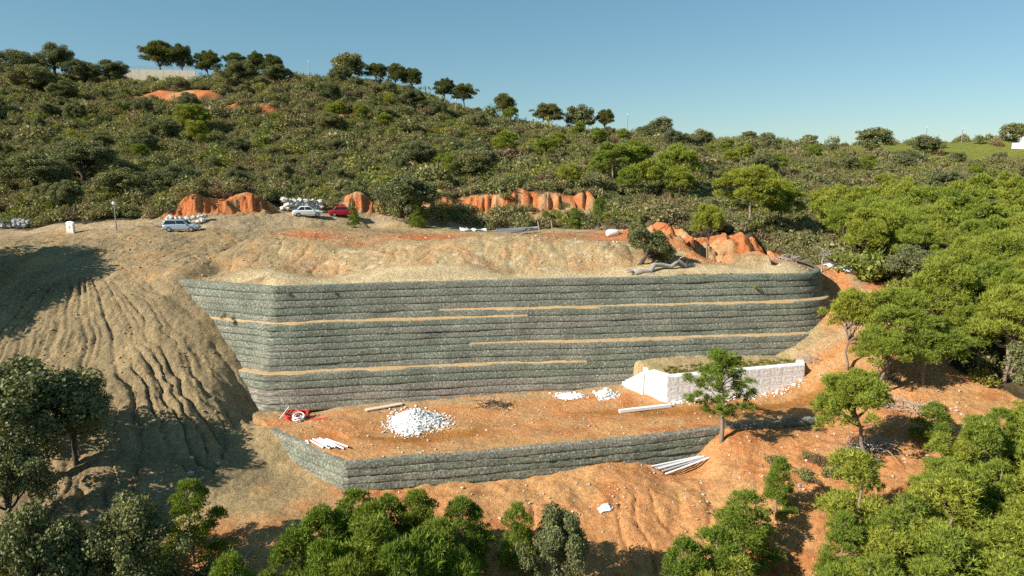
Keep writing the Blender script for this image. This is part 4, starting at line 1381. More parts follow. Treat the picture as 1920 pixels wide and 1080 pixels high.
# shaded undergrowth in the lower left corner
for i in range(60):
    x = -38 + 22 * rs.rand(); y = 31 + 10 * rs.rand()
    if x > -19 and y > 36: continue
    plant_shrub('scrub' if rs.rand() < .8 else 'green', x, y, .7 + .8 * rs.rand(), .9, 'low undergrowth bush in the bottom corner', 'undergrowth bushes in the bottom corner')
for i in range(14):
    plant_shrub('scrub' if rs.rand() < .7 else 'brown', 20 + 8 * rs.rand(), 46.5 + 4 * rs.rand(), .45 + .5 * rs.rand(), .8, 'small bush on the orange slope', 'small bushes on the orange slope')
for i in range(18):
    plant_shrub('scrub' if rs.rand() < .6 else 'brown', 33.5 + 4 * rs.rand(), 81.5 + 6.5 * rs.rand(), .5 + .6 * rs.rand(), .9, 'grey olive bush at the cleared edge', 'bushes at the cleared edge')

# ------------------------------------------------------------------ white gabion wall
def lumpy_box(name, sx, sy, sz, seed, mat, amp=.035, n=6):
    bm = bmesh.new()
    bmesh.ops.create_cube(bm, size=1.0)
    bmesh.ops.subdivide_edges(bm, edges=bm.edges[:], cuts=n, use_grid_fill=True)
    rs_ = np.random.RandomState(seed)
    for v in bm.verts:
        c = v.co
        e = [abs(abs(c[i]) - .5) < 1e-4 for i in range(3)]
        k = sum(e)
        d = (rs_.rand() - .35) * amp * (1.0 if k == 1 else .3)
        v.co = Vector((c.x * sx, c.y * sy, c.z * sz)) + Vector((math.copysign(d, c.x) * e[0], math.copysign(d, c.y) * e[1], math.copysign(d, c.z) * e[2]))
        if k >= 2: v.co *= .994
    me = bpy.data.meshes.new(name)
    bm.to_mesh(me); bm.free()
    me.materials.append(mat)
    return me


def gabion_run(root, a, b, z0, rows, n, depth, variants, h):
    a = np.array(a, float); b = np.array(b, float)
    d = b - a; L = np.linalg.norm(d); d /= L; nrm = np.array((-d[1], d[0]))       # into the hill
    w = L / n
    for r in range(rows):
        for i in range(n):
            c = a + d * w * (i + .5) + nrm * (depth / 2 + .012 * r + .012 * (rng.rand() - .5))
            o = obj('gabion_basket', variants[rng.randint(len(variants))], root,
                    (c[0] - root.location.x, c[1] - root.location.y, z0(c[0]) + h * (r + .5) - root.location.z), (0, 0, math.atan2(d[1], d[0]) + (rng.rand() - .5) * .02))
            o.scale = (w * 1.0 / 1.2, depth / .85, h * 1.0 / .86)


GV = [lumpy_box('gabion_basket', 1.2, .85, .86, s, M['white_stone']) for s in (1, 2, 3, 4)]
gw = empty('gabion_wall', (20, 61.5, .4))
tag(gw, 'white stone gabion wall with a stepped end, built in front of the tall retaining wall', 'wall')
zb_ = lambda x: .30 + (x - 14) * .018
gabion_run(gw, (14.3, 60.4), (28.3, 63.6), zb_, 3, 12, .85, GV, .90)
gabion_run(gw, (12.9, 62.35), (14.22, 60.5), zb_, 3, 2, .8, GV, .92)
gabion_run(gw, (28.32, 63.75), (29.3, 66.0), lambda x: zb_(x) - .12, 3, 2, .8, GV, .89)
# stepped wing running back to the tall wall
for k in range(7):
    t = (k + .5) / 7
    x, y = 12.75 - 1.9 * t, 62.5 + 2.6 * t
    hh = 2.55 * (1 - t) + .15
    o = obj('gabion_step', GV[k % 4], gw, (x - 20, y - 61.5, .2 + hh / 2 - .4 + .5 * t), (0, 0, math.radians(-54)))
    o.scale = (.46 / 1.2, .7 / .85, hh / .86)
o = obj('corner_post', lumpy_box('corner_post', .38, .38, 2.9, 9, M['white_paint'], .01, 2), gw, (12.72 - 20, 62.55 - 61.5, 1.42))
# pale render strip of the end panel
# ------------------------------------------------------------------ stones
def stone_mesh(seed, mat, flat=.75, sub=1):
    bm = bmesh.new()
    bmesh.ops.create_icosphere(bm, subdivisions=sub, radius=.5)
    rs_ = np.random.RandomState(seed)
    for v in bm.verts:
        v.co *= .75 + .5 * rs_.rand()
        v.co.z *= flat
    me = bpy.data.meshes.new('stone'); bm.to_mesh(me); bm.free(); me.materials.append(mat)
    return me


def stone_field(name, pts, sizes, mat, label, seed=0, parent=None, sink=.25):
    """many loose stones joined into one mesh"""
    rs_ = np.random.RandomState(seed)
    base = stone_mesh(1, mat)
    bv = np.array([v.co[:] for v in base.vertices]); bf = np.array([p.vertices[:] for p in base.polygons])
    V = []; Fs = []
    for i, (p, s) in enumerate(zip(pts, sizes)):
        q = bv * (.7 + .6 * rs_.rand(len(bv), 1)) * np.array([1 + .5 * rs_.rand(), 1, .6 + .4 * rs_.rand()]) * s
        a = rs_.rand() * 6.283; co, si = math.cos(a), math.sin(a)
        q = np.c_[q[:, 0] * co - q[:, 1] * si, q[:, 0] * si + q[:, 1] * co, q[:, 2]]
        V.append(q + np.array(p) + np.array([0, 0, s * (.5 - sink)])); Fs.append(bf + i * len(bv))
    o = obj(name, mesh_np(name, np.concatenate(V), np.concatenate(Fs), mat), parent)
    o['kind'] = 'stuff'
    if label: o['label'] = label
    return o


def heap(name, cx, cy, R, H, n, mat, label, cat, sizes, seed, ry=1.0, spill=.3):
    rs_ = np.random.RandomState(seed)
    z0 = gz(cx, cy)
    root = empty(name, (cx, cy, z0))
    tag(root, label, cat)
    # core mound
    k = 28; V = [(0, 0, H * .93)]; Fs = []
    for r_i, f in enumerate((.25, .5, .75, 1.0)):
        for i in range(k):
            th = 6.283 * i / k; w = f * R * (1 + .12 * math.sin(3 * th + 1) + .08 * rs_.rand())
            V.append((math.cos(th) * w, math.sin(th) * w * ry, H * .93 * (1 - f) ** .9 - .12 * (f == 1) + (rs_.rand() - .5) * .1))
    for i in range(k):
        Fs.append((0, 1 + i, 1 + (i + 1) % k))
    for r_i in range(3):
        for i in range(k):
            a = 1 + r_i * k + i; b = 1 + r_i * k + (i + 1) % k
            Fs.append((a, a + k, b + k, b))
    me = bpy.data.meshes.new('heap_core'); me.from_pydata(V, [], Fs); me.materials.append(mat)
    obj('heap_core', me, root)
    P = []; S = []
    for i in range(n):
        th = rs_.rand() * 6.283; f = math.sqrt(rs_.rand())
        if rs_.rand() < spill: f = 1 + abs(rs_.normal()) * .22
        w = f * R * (1 + .12 * math.sin(3 * th + 1))
        z = H * .93 * max(0, 1 - f) ** .9
        if f >= 1: z = gz(cx + math.cos(th) * w, cy + math.sin(th) * w * ry) - z0
        P.append((math.cos(th) * w, math.sin(th) * w * ry, z)); S.append(sizes[0] + (sizes[1] - sizes[0]) * rs_.rand() ** 2.2)
    stone_field('stones', P, S, mat, None, seed, root)
    return root


heap('rubble_pile', -8.35, 56.7, 2.35, 1.35, 1500, M['rubble'], 'large white heap of broken stone on the orange platform', 'rubble pile', (.07, .30), 3, 1.0, .22)
heap('rubble_pile', 9.0, 62.6, 1.05, .75, 160, M['white_stone'], 'small white stone heap beside the stepped end of the gabion wall', 'rubble pile', (.10, .30), 4, .8)
heap('rubble_pile', 5.6, 62.6, 1.5, .28, 120, M['white_stone'], 'low spread of white stones at the foot of the tall wall', 'rubble pile', (.08, .24), 5, .5, .5)
rs = np.random.RandomState(31)
def scatter(n, fn, smin, smax, pw=2.5):
    P = []; S = []
    while len(P) < n:
        x, y = fn(); P.append((x, y)); S.append(smin + (smax - smin) * rs.rand() ** pw)
    P = np.array(P)
    return np.c_[P, ground(P[:, 0], P[:, 1])], S
P, S = scatter(520, lambda: (-22 + 47 * rs.rand(), 0), .05, .24)
P[:, 1] = 51 + .18 * P[:, 0] + (9.5 - .01 * P[:, 0]) * rs.rand(len(P)) ** .8
P[:, 2] = ground(P[:, 0], P[:, 1])
keep = (pdist(P[:, 0], P[:, 1], LOW_TOP)[0] > .4) & (pdist(P[:, 0], P[:, 1], BIG_TOP)[0] < -4.2)
stone_field('loose_stones', P[keep], np.array(S)[keep], M['stone'], 'small pale stones strewn over the orange platform', 7)
P, S = scatter(800, lambda: (-12 + 40 * rs.rand(), 43 + 11 * rs.rand()), .05, .26, 3)
keep = pdist(P[:, 0], P[:, 1], LOW_TOP)[0] < -.6
stone_field('loose_stones', P[keep], np.array(S)[keep], M['stone'], 'small stones strewn over the orange slope below the low wall', 8)
P, S = scatter(700, lambda: (-30 + 62 * rs.rand(), 69 + 13 * rs.rand()), .04, .30, 4)
keep = pdist(P[:, 0], P[:, 1], BIG_TOP)[0] > 4
stone_field('loose_stones', P[keep], np.array(S)[keep], M['stone'], 'pale stones lying on the bank above the tall wall', 9)
P, S = scatter(1300, lambda: (-62 + 38 * rs.rand(), 44 + 38 * rs.rand()), .06, .30, 3)
keep = left_mask(P[:, 0], P[:, 1], 0, 0) + (P[:, 1] > 68) > .3
stone_field('clods', P[keep], np.array(S)[keep], M['ledge'], 'earth clods and small stones on the rilled embankment', 10)
P, S = scatter(260, lambda: (14.5 + 13.5 * rs.rand(), 0), .08, .30, 2)
P[:, 1] = 60.4 + (P[:, 0] - 14.3) * .2286 - .15 - .7 * rs.rand(len(P)) ** 2
P[:, 2] = ground(P[:, 0], P[:, 1])
stone_field('loose_stones', P, S, M['white_stone'], 'white stone chips along the foot of the gabion wall', 11)
P, S = scatter(500, lambda: (29 + 11 * rs.rand(), 48 + 30 * rs.rand()), .06, .3, 3)
stone_field('loose_stones', P, S, M['stone'], 'stones on the orange ground around the round wall end', 12)
# gully boulders
for i, (x, y, s) in enumerate(((-24.2, 50.6, .9), (-23.4, 51.2, .7), (-25.0, 49.8, 1.0), (-24.6, 48.6, .8), (-23.9, 49.4, .6), (-25.6, 51.3, .7))):
    s *= .55
    tag(obj('boulder', stone_mesh(40 + i, M['stone'], .8, 2), None, (x, y, gz(x, y) + s * .1), (0, 0, i), s), 'rough boulder in the gully', 'boulder', 'gully boulders')


# ------------------------------------------------------------------ boulder walls beside the road
def boulder_wall(label, a, b, rows, size, mats, seed):
    rs_ = np.random.RandomState(seed)
    a = np.array(a, float); b = np.array(b, float); L = np.linalg.norm(b - a); d = (b - a) / L
    root = empty('boulder_wall', (a[0], a[1], gz(*a)))
    tag(root, label, 'wall')
    V = [stone_mesh(60 + seed + i, mats[i % len(mats)], .8, 2) for i in range(5)]
    n = int(L / (size * .82))
    for r in range(rows):
        for i in range(n):
            p = a + d * (i + .5 * (r % 2) + .3 * rs_.rand()) * size * .82
            z = gz(*p) + size * (.3 + r * .68) + .1 * rs_.rand()
            s = size * (.85 + .45 * rs_.rand())
            obj('stone', V[rs_.randint(5)], root, (p[0] - root.location.x + .1 * rs_.normal(), p[1] + .25 * r - root.location.y, z - root.location.z), (rs_.rand() * .6, rs_.rand() * .6, rs_.rand() * 6.28), (s * 1.15, s, s * .9))
    return root


boulder_wall('wall of piled pale boulders behind the white car', (-33.4, 100.0), (-28.3, 103.6), 3, .9, [M['boulder']], 1)
boulder_wall('low pile of pale boulders behind the pale blue car', (-45.0, 88.9), (-40.3, 90.9), 2, .85, [M['boulder']], 2)
boulder_wall('wall of boulders toned dark for shade at the far end of the road', (-70.5, 93.0), (-65.5, 93.4), 2, .8, [M['boulder_shade']], 3)


# ------------------------------------------------------------------ cars
def loft(sections):
    """sections: list of equal length rings"""
    n = len(sections[0]); V = [p for s in sections for p in s]; Fs = []
    for i in range(len(sections) - 1):
        for k in range(n):
            Fs.append((i * n + k, i * n + (k + 1) % n, (i + 1) * n + (k + 1) % n, (i + 1) * n + k))
    Fs.append(tuple(range(n))[::-1]); Fs.append(tuple((len(sections) - 1) * n + k for k in range(n)))
    return V, Fs


def make_car(label, paint, x, y, rz, estate=True):
    root = empty('parked_car', (x, y, gz(x, y) + .02), rz)
    tag(root, label, 'car', 'cars parked along the dirt road')
    # body: cross sections along the length
    L = 4.25
    st = [(-.5, .42, .62, .74), (-.485, .30, .80, .82), (-.42, .24, .90, .86), (-.25, .22, .94, .88), (0, .21, .95, .89), (.2, .21, .93, .89), (.36, .22, .86, .87), (.455, .27, .74, .81), (.5, .40, .60, .70)]
    secs = []
    for (t, zl, zt, w) in st:
        X = t * L
        secs.append([(X, -w * .86, zl), (X, w * .86, zl), (X, w, zl + .16), (X, w, zt - .12), (X, w * .9, zt), (X, -w * .9, zt), (X, -w, zt - .12), (X, -w, zl + .16)])
    V, Fs = loft(secs); mb = MB(); mb.add(V, [f[::-1] for f in Fs])
    body = obj('body', mb.mesh('body', paint, False), root)
    x0, x1, x2, x3 = ((-2.0, -1.72, .35, 1.02) if estate else (-1.5, -.95, .30, 1.0))
    gl = MB(); V, Fs = loft([[(x0, -.78, .88), (x3, -.78, .88), (x3, .78, .88), (x0, .78, .88)], [(x1, -.60, 1.42), (x2, -.60, 1.42), (x2, .60, 1.42), (x1, .60, 1.42)]])
    gl.add(V, Fs)
    obj('windows', gl.mesh('windows', M['glass']), root)
    rf = MB(); V, Fs = loft([[(x1 - .04, -.63, 1.40), (x2 + .05, -.63, 1.40), (x2 + .05, .63, 1.40), (x1 - .04, .63, 1.40)], [(x1 + .12, -.55, 1.485), (x2 - .12, -.55, 1.485), (x2 - .12, .55, 1.485), (x1 + .12, .55, 1.485)]])
    rf.add(V, Fs)
    obj('roof', rf.mesh('roof', paint), root)
    for sx in (x0 + .02, -.35, x3 - .02):
        for s in (-1, 1):
            p = MB(); t = (sx - x0) / (x3 - x0); tx = x1 + (x2 - x1) * t
            p.tube([(sx, s * .795, .86), (tx, s * .615, 1.43)], .035, 5)
            obj('pillar', p.mesh('pillar', paint), root)
    for wx in (-1.30, 1.32):
        for s in (-1, 1):
            w = MB(); w.tube([(wx, s * .70, .31), (wx, s * .90, .31)], .315, 16)
            wo = obj('wheel', w.mesh('wheel', M['tyre']), root)
            r_ = MB(); r_.tube([(wx, s * .88, .31), (wx, s * .915, .31)], .20, 12)
            obj('rim', r_.mesh('rim', M['steel']), wo)
    for s in (-1, 1):
        h = MB(); h.box((2.02, s * .58, .66), (.16, .30, .13)); obj('headlight', h.mesh('headlight', M['lamp_globe']), root)
        h = MB(); h.box((-2.08, s * .66, .72), (.10, .18, .16)); obj('tail_light', h.mesh('tail_light', M['red_plastic']), root)
        h = MB(); h.box((.72, s * .92, .98), (.14, .16, .11)); obj('wing_mirror', h.mesh('wing_mirror', paint), root)
    return root


make_car('pale blue estate car parked at the road edge in front of pale boulders', M['car_blue'], -41.7, 86.3, math.radians(8))
make_car('white car parked in front of the boulder wall', M['car_white'], -29.6, 99.2, math.radians(20), False)
make_car('dark red car parked behind the small conical pine', M['car_red'], -25.4, 103.0, math.radians(18), False)


# ------------------------------------------------------------------ posts, lamps, cabinet, ridge wall
def street_lamp(x, y, h, label, group='street lamps', r=.055):
    root = empty('street_lamp', (x, y, gz(x, y)))
    tag(root, label, 'street lamp', group)
    m = MB(); m.tube([(0, 0, -.3), (0, 0, .9)], r * 1.8, 8); obj('base', m.mesh('base', M['steel']), root)
    m = MB(); m.tube([(0, 0, .9), (0, 0, h)], [r * 1.2, r], 8); obj('pole', m.mesh('pole', M['steel']), root)
    bm = bmesh.new(); bmesh.ops.create_uvsphere(bm, u_segments=12, v_segments=8, radius=.24)
    me = bpy.data.meshes.new('globe'); bm.to_mesh(me); bm.free(); me.materials.append(M['lamp_globe'])
    obj('globe', me, root, (0, 0, h + .2))
    m = MB(); m.tube([(0, 0, h + .40), (0, 0, h + .46)], [.2, .06], 10); obj('cap', m.mesh('cap', M['steel']), root)
    return root


street_lamp(-49.6, 85.6, 3.2, 'street lamp with a white globe at the left road edge')
street_lamp(-66.3, 232, 6.6, 'thin lamp post on the ridge left of the spreading oak', r=.10)
street_lamp(-16.9, 212, 5.0, 'lamp post with a pale head on the upper hillside track', r=.09)
street_lamp(38.9, 236, 7.5, 'lamp post on the skyline right of the lollipop pine', r=.10)
street_lamp(156, 315, 5.2, 'lamp post on the meadow ridge left of the large grey green oak', r=.10)
street_lamp(185, 312, 7.0, 'first lamp post on the meadow ridge beyond the dark oak', r=.12)
street_lamp(201, 312, 6.0, 'second lamp post on the meadow ridge beyond the dark oak', r=.12)
cb = empty('utility_cabinet', (-55.6, 86.0, gz(-55.6, 86.0)))
tag(cb, 'white utility cabinet standing at the left road edge', 'cabinet')
m = MB(); m.box((0, 0, .08), (1.0, .5, .2)); obj('plinth', m.mesh('plinth', M['concrete']), cb)
m = MB(); m.box((0, 0, .75), (.88, .42, 1.15)); obj('body', m.mesh('body', M['white_paint']), cb)
m = MB(); m.tube([(-.47, 0, 1.32), (-.25, 0, 1.42), (0, 0, 1.45), (.25, 0, 1.42), (.47, 0, 1.32)], .10, 6); obj('cap', m.mesh('cap', M['white_paint']), cb)
for s in (-1, 1):
    m = MB(); m.box((s * .215, -.216, .75), (.40, .016, 1.05)); d_ = obj('door', m.mesh('door', M['white_paint']), cb)
    m = MB(); m.box((s * .05, -.236, .78), (.03, .03, .14)); obj('handle', m.mesh('handle', M['steel']), d_)

rw = empty('ridge_wall', (-117, 230.5, gz(-117, 230.5)))
tag(rw, 'long pale concrete wall with a railing on the ridge under the umbrella pines', 'wall')
zt_ = 53.2 - rw.location.z
for i in range(11):
    xa = -13.5 + 2.45 * i
    m = MB(); m.box((xa + 1.2, .14 * xa, zt_ / 2 - 1.0), (2.42, .35, zt_ + 2.0 - .0), .135); obj('panel', m.mesh('panel', M['concrete']), rw)
for i in range(17):
    xa = -13.5 + 1.65 * i
    m = MB(); m.tube([(xa, .14 * xa + .1, zt_), (xa, .14 * xa + .1, zt_ + 1.1)], .05, 5); obj('railing_post', m.mesh('railing_post', M['steel']), rw)
for hz in (.6, 1.08):
    m = MB(); m.tube([(-13.5, .14 * -13.5 + .1, zt_ + hz), (13, .14 * 13 + .1, zt_ + hz)], .045, 5); obj('rail', m.mesh('rail', M['steel']), rw)

hs = empty('house', (214, 287, gz(214, 287)))
tag(hs, 'white house corner at the picture edge on the far hill', 'house')
m = MB(); m.box((0, 0, 1.6), (9, 7, 5.0)); obj('wall', m.mesh('wall', M['white_paint']), hs)
m = MB(); m.box((0, 0, 4.25), (9.8, 7.8, .35)); obj('roof', m.mesh('roof', M['concrete']), hs)
for xx in (-2.6, .6):
    m = MB(); m.box((xx, -3.52, 2.2), (1.3, .08, 1.5)); w_ = obj('window', m.mesh('window', M['glass']), hs)
    m = MB(); m.box((xx, -3.56, 1.4), (1.6, .16, .1)); obj('sill', m.mesh('sill', M['concrete']), w_)
gwl = empty('garden_wall', (203, 281, gz(203, 281)))
tag(gwl, 'pale garden wall sloping down beside the white house', 'wall')
for i in range(5):
    m = MB(); m.box((2.5 * i, -.8 * i, .9 - .1 * i), (2.48, .4, 2.4), -.31); obj('panel', m.mesh('panel', M['roof_tile']), gwl)


# ------------------------------------------------------------------ building materials lying about
def pipe(x0, y0, x1, y1, r, mat, label, group, z0=0., z1=0., name='pipe', bore_shade=True):
    a = Vector((x0, y0, gz(x0, y0) + r + z0)); b = Vector((x1, y1, gz(x1, y1) + r + z1))
    root_m = MB(); c = (a + b) / 2
    root_m.tube([a - c, (b - a) * .02 - (c - a) + Vector((0, 0, 0)), b - c], r, 9)
    o = obj(name, root_m.mesh(name, mat, False), None, c)
    tag(o, label, 'pipe', group)
    if bore_shade:
        d = (b - a).normalized()
        for e, s in ((a, -1), (b, 1)):
            m_ = MB(); m_.tube([e - c + d * s * (-.03), e - c + d * s * .012], r * .78, 9)
            obj('bore_shade', m_.mesh('bore_shade', M['black']), o)  # black disc on the solid end, painted shade of the hollow
    return o


rs = np.random.RandomState(77)
for i in range(11):
    t = i / 10.0
    xa = -16.9 + 1.75 * t + rs.normal() * .06; ya = 52.85 + .1 * rs.normal()
    pipe(xa, ya, xa + 1.35 + .85 * t + rs.normal() * .1, ya - 2.05 + .25 * t + rs.normal() * .12, .062, M['white_plastic'], 'white pipe of the fanned bundle', 'white pipes at the wall corner', .12 * (i % 3 == 1) + .04, .12 * (i % 3 == 1) + .04)
for i in range(5):
    pipe(11.2 + .25 * i, 51.65 - .16 * i, 15.4 + .15 * i, 53.0 - .2 * i, .075, M['grey_plastic'] if i % 2 else M['white_plastic'], 'long pale pipe under the low wall', 'pipes at the foot of the low wall', .1 * (i == 2), .1 * (i == 2))
for i in range(9):
    pipe(-2.6 + .45 * i * .6 + rs.normal() * .1, 89.5 + .35 * i, 1.4 + .28 * i + rs.normal() * .15, 92.2 + .3 * i, .13, M['grey_plastic'], 'grey pipe on the upper bench', 'grey pipes on the upper bench', .16 * (i % 3), .3 + .16 * (i % 3))


def beam(name, a, b, w, h, mat, label, cat, lift=0.):
    A = Vector((a[0], a[1], gz(*a) + h / 2 + lift)); B = Vector((b[0], b[1], gz(*b) + h / 2 + lift))
    c = (A + B) / 2; d = B - A; L = d.length
    me = lumpy_box(name, L, w, h, 5, mat, .015, 5)
    o = obj(name, me, None, c, (0, -math.asin(d.z / L), math.atan2(d.y, d.x)))
    tag(o, label, cat)
    return o


beam('concrete_beam', (9.6, 58.3), (14.5, 59.5), .32, .26, M['white_paint'], 'long white beam lying on the platform before the gabion wall', 'beam')
beam('plank', (-13.3, 59.2), (-10.3, 60.9), .55, .12, M['concrete'], 'pale plank lying behind the white stone heap', 'plank', .05)
beam('plank', (7.3, 93.0), (11.2, 92.4), .16, .12, M['timber'], 'thin timber lying on the upper bench', 'plank', .1)


def sheet(name, x, y, sx, sy, rz, mat, label, cat, seed, amp=.12, lift=.08):
    rs_ = np.random.RandomState(seed)
    n = 9; V = []
    for j in range(n):
        for i in range(n):
            px_, py_ = (i / (n - 1) - .5) * sx * (1 - .2 * rs_.rand()), (j / (n - 1) - .5) * sy * (1 - .2 * rs_.rand())
            wx = x + px_ * math.cos(rz) - py_ * math.sin(rz); wy = y + px_ * math.sin(rz) + py_ * math.cos(rz)
            V.append((wx - x, wy - y, gz(wx, wy) - gz(x, y) + lift + amp * rs_.rand()))
    Fs = [(j * n + i, j * n + i + 1, (j + 1) * n + i + 1, (j + 1) * n + i) for j in range(n - 1) for i in range(n - 1)]
    me = bpy.data.meshes.new(name); me.from_pydata(V, [], Fs); me.materials.append(mat)
    me.polygons.foreach_set('use_smooth', [True] * len(me.polygons))
    o = obj(name, me, None, (x, y, gz(x, y)))
    md = o.modifiers.new('thickness', 'SOLIDIFY'); md.thickness = .02
    tag(o, label, cat)


sheet('plastic_sheet', -5.3, 97.5, 4.2, 2.4, -.1, M['sheet'], 'crumpled pale sheet on the upper bench left of the grey pipes', 'sheet', 1, .5)
sheet('plastic_sheet', 6.7, 45.9, 1.0, .7, .3, M['sheet'], 'small pale scrap sheet on the orange slope', 'sheet', 2, .05)
sheet('plastic_sheet', 38.6, 80.2, 3.4, 1.0, -.75, M['white_paint'], 'long white sheet draped on the slope behind the round wall end', 'sheet', 3, .25)
tk = empty('water_tank', (12.9, 87.6, gz(12.9, 87.6) + .45), .3)
tag(tk, 'white plastic tank lying on its side on the upper bench', 'tank')
m = MB(); m.tube([(-.85, 0, 0), (-.78, 0, 0), (-.6, 0, 0), (.6, 0, 0), (.78, 0, 0), (.85, 0, 0)], [.1, .36, .46, .46, .36, .1], 16); obj('shell', m.mesh('shell', M['white_paint'], True), tk)
m = MB(); m.tube([(.80, 0, 0), (.98, 0, 0)], .16, 10); obj('cap', m.mesh('cap', M['grey_plastic']), tk)
for i, (x, y, tx) in enumerate(((3.8, 91.0, -.35), (5.6, 92.0, -.35))):
    m = MB(); m.tube([(0, 0, -.3), (tx, .1, 1.7)], .09, 6)
    tag(obj('wooden_post', m.mesh('wooden_post', M['timber']), None, (x, y, gz(x, y))), ['first leaning wooden post on the upper bench beside the grey pipes', 'second leaning wooden post on the upper bench, farther from the grey pipes'][i], 'post', 'leaning posts')
m = MB(); m.tube([(0, 0, 0), (.9, .5, .9)], [.09, .06], 7)
tag(obj('wooden_stake', m.mesh('wooden_stake', M['dead']), None, (-17.7, 41.2, gz(-17.7, 41.2) - .1)), 'pale leaning stake on the bare slope at the bottom', 'stake')


def coil(x, y, R, mat, label, seed, turns=4, grp='conduit coils'):
    rs_ = np.random.RandomState(seed)
    pts = []
    for i in range(turns * 14 + 1):
        th = i / 14 * 6.283
        rr = R * (.85 + .15 * math.sin(th * .37 + seed))
        pts.append((math.cos(th) * rr, math.sin(th) * rr, .05 + .09 * i / 14 + .10 * math.sin(th * 1.3 + seed)))
    m = MB(); m.tube(pts, .05, 6)
    o = obj('conduit_coil', m.mesh('conduit_coil', mat, True), None, (x, y, gz(x, y) + .05), (.35 * rs_.normal(), .35 * rs_.normal(), rs_.rand() * 6))
    tag(o, label, 'coil', grp)


coil(-19.4, 58.1, .62, M['red_plastic'], 'red conduit coil lying highest in the tangle by the wall foot', 1, 6)
coil(-18.7, 58.3, .55, M['red_plastic'], 'red conduit coil on the inner side of the tangle by the wall foot', 2, 5)
coil(-19.9, 57.6, .5, M['red_plastic'], 'red conduit coil on the gully side of the tangle by the wall foot', 3, 4)
coil(-18.9, 57.4, .5, M['white_plastic'], 'white conduit coil in the tangle of red ones', 4, 5)
pipe(-17.6, 57.0, -15.9, 56.9, .05, M['red_plastic'], 'short red pipe lying beside the conduit tangle', 'red pipes', bore_shade=False)
pipe(-17.8, 57.3, -16.3, 57.35, .05, M['red_plastic'], 'red pipe lying nearer the tall wall beside the conduit tangle', 'red pipes', bore_shade=False)
m = MB(); m.tube([(0, 0, 0), (.75, .4, 1.0)], .04, 6)
tag(obj('white_rod', m.mesh('white_rod', M['white_plastic']), None, (-20.7, 57.9, gz(-20.7, 57.9))), 'white rod leaning out of the conduit tangle', 'rod')


# ------------------------------------------------------------------ dead wood
def brush(name, x, y, R, n, label, mat, seed, L=(0.6, 1.6), r=.03, cat='brush pile', h=.5):
    rs_ = np.random.RandomState(seed); m = MB()
    for i in range(n):
        th = rs_.rand() * 6.283; q = math.sqrt(rs_.rand()) * R
        a = np.array((math.cos(th) * q, math.sin(th) * q * .6, h * rs_.rand() * (1 - q / R * .7)))
        d = rdirs(rs_, 1)[0]; d[2] *= .35
        limb(m, a, a + d * (L[0] + (L[1] - L[0]) * rs_.rand()), r * (.6 + .8 * rs_.rand()), .008, rs_, .25, 3, 4)
    o = obj(name, m.mesh(name, mat), None, (x, y, gz(x, y)))
    tag(o, label, cat)


brush('brush_pile', -1.6, 60.4, 1.6, 60, 'heap of dry branches at the foot of the tall wall', M['bark_dark'], 1, r=.04)
brush('brush_pile', 34.6, 84.4, 2.2, 70, 'bleached branch heap on the cleared edge above the round wall end', M['dead'], 2, (1.0, 2.6), .05)
brush('brush_pile', 14.2, 100.5, 2.6, 90, 'tangle of dead branches left from clearing beside the dry bushes', M['dead'], 3, (1, 2.4), .045)
brush('brush_pile', 29.8, 65.3, 1.3, 40, 'few bleached branches beside the end of the gabion wall', M['dead'], 4)
brush('brush_pile', 27.8, 50.2, 1.8, 80, 'grey dead branches in the shade behind the leaning pine', M['dead'], 5, (1.0, 2.4), .04, h=1.3)
brush('brush_pile', 33.9, 56.2, 2.2, 60, 'dead branches under the pine clump on the orange slope', M['dead'], 6, (.8, 2.2), .04)
brush('brush_pile', 33.5, 60.2, 1.6, 40, 'broken limbs between the stems of the pine clump', M['bark_dark'], 7, (.8, 2.0), .05)
m = MB(); rs_ = np.random.RandomState(4)
p_ = limb(m, (0, 0, .3), (6.6, 2.6, .75), .36, .14, rs_, .10, 8, 8)
for q in (2, 3, 5, 6, 7):
    limb(m, p_[q], p_[q] + np.array((1.2 * rs_.rand() - .1, 1.2 * rs_.rand() - .5, .5)), .08, .02, rs_, .2, 4, 5)
for q in range(6):
    limb(m, (0, 0, .3), np.array((-.8 - .3 * rs_.rand(), rs_.normal() * .5, .1 + .6 * rs_.rand())), .10, .02, rs_, .2, 3, 5)
tag(obj('fallen_log', m.mesh('fallen_log', M['dead'], True), None, (12.7, 70.3, gz(12.7, 70.3))), 'uprooted grey log lying on the terrace beside the leaning oak', 'log')
m = MB(); rs_ = np.random.RandomState(14)
p_ = limb(m, (0, 0, -.3), (.2, 0, 2.6), .10, .04, rs_, .05, 5, 6)
for q in range(26):
    b0 = np.array(p_[1 + rs_.randint(0, 5)]); th = rs_.rand() * 6.283
    limb(m, b0, b0 + np.array((math.cos(th) * (.7 + rs_.rand()), math.sin(th) * .9, .5 * rs_.normal() + .2)), .035, .008, rs_, .2, 3, 4)
tag(obj('dead_tree', m.mesh('dead_tree', M['dead']), None, (36.4, 79.6, gz(36.4, 79.6))), 'bare bleached dead tree at the round end of the tall wall', 'tree')

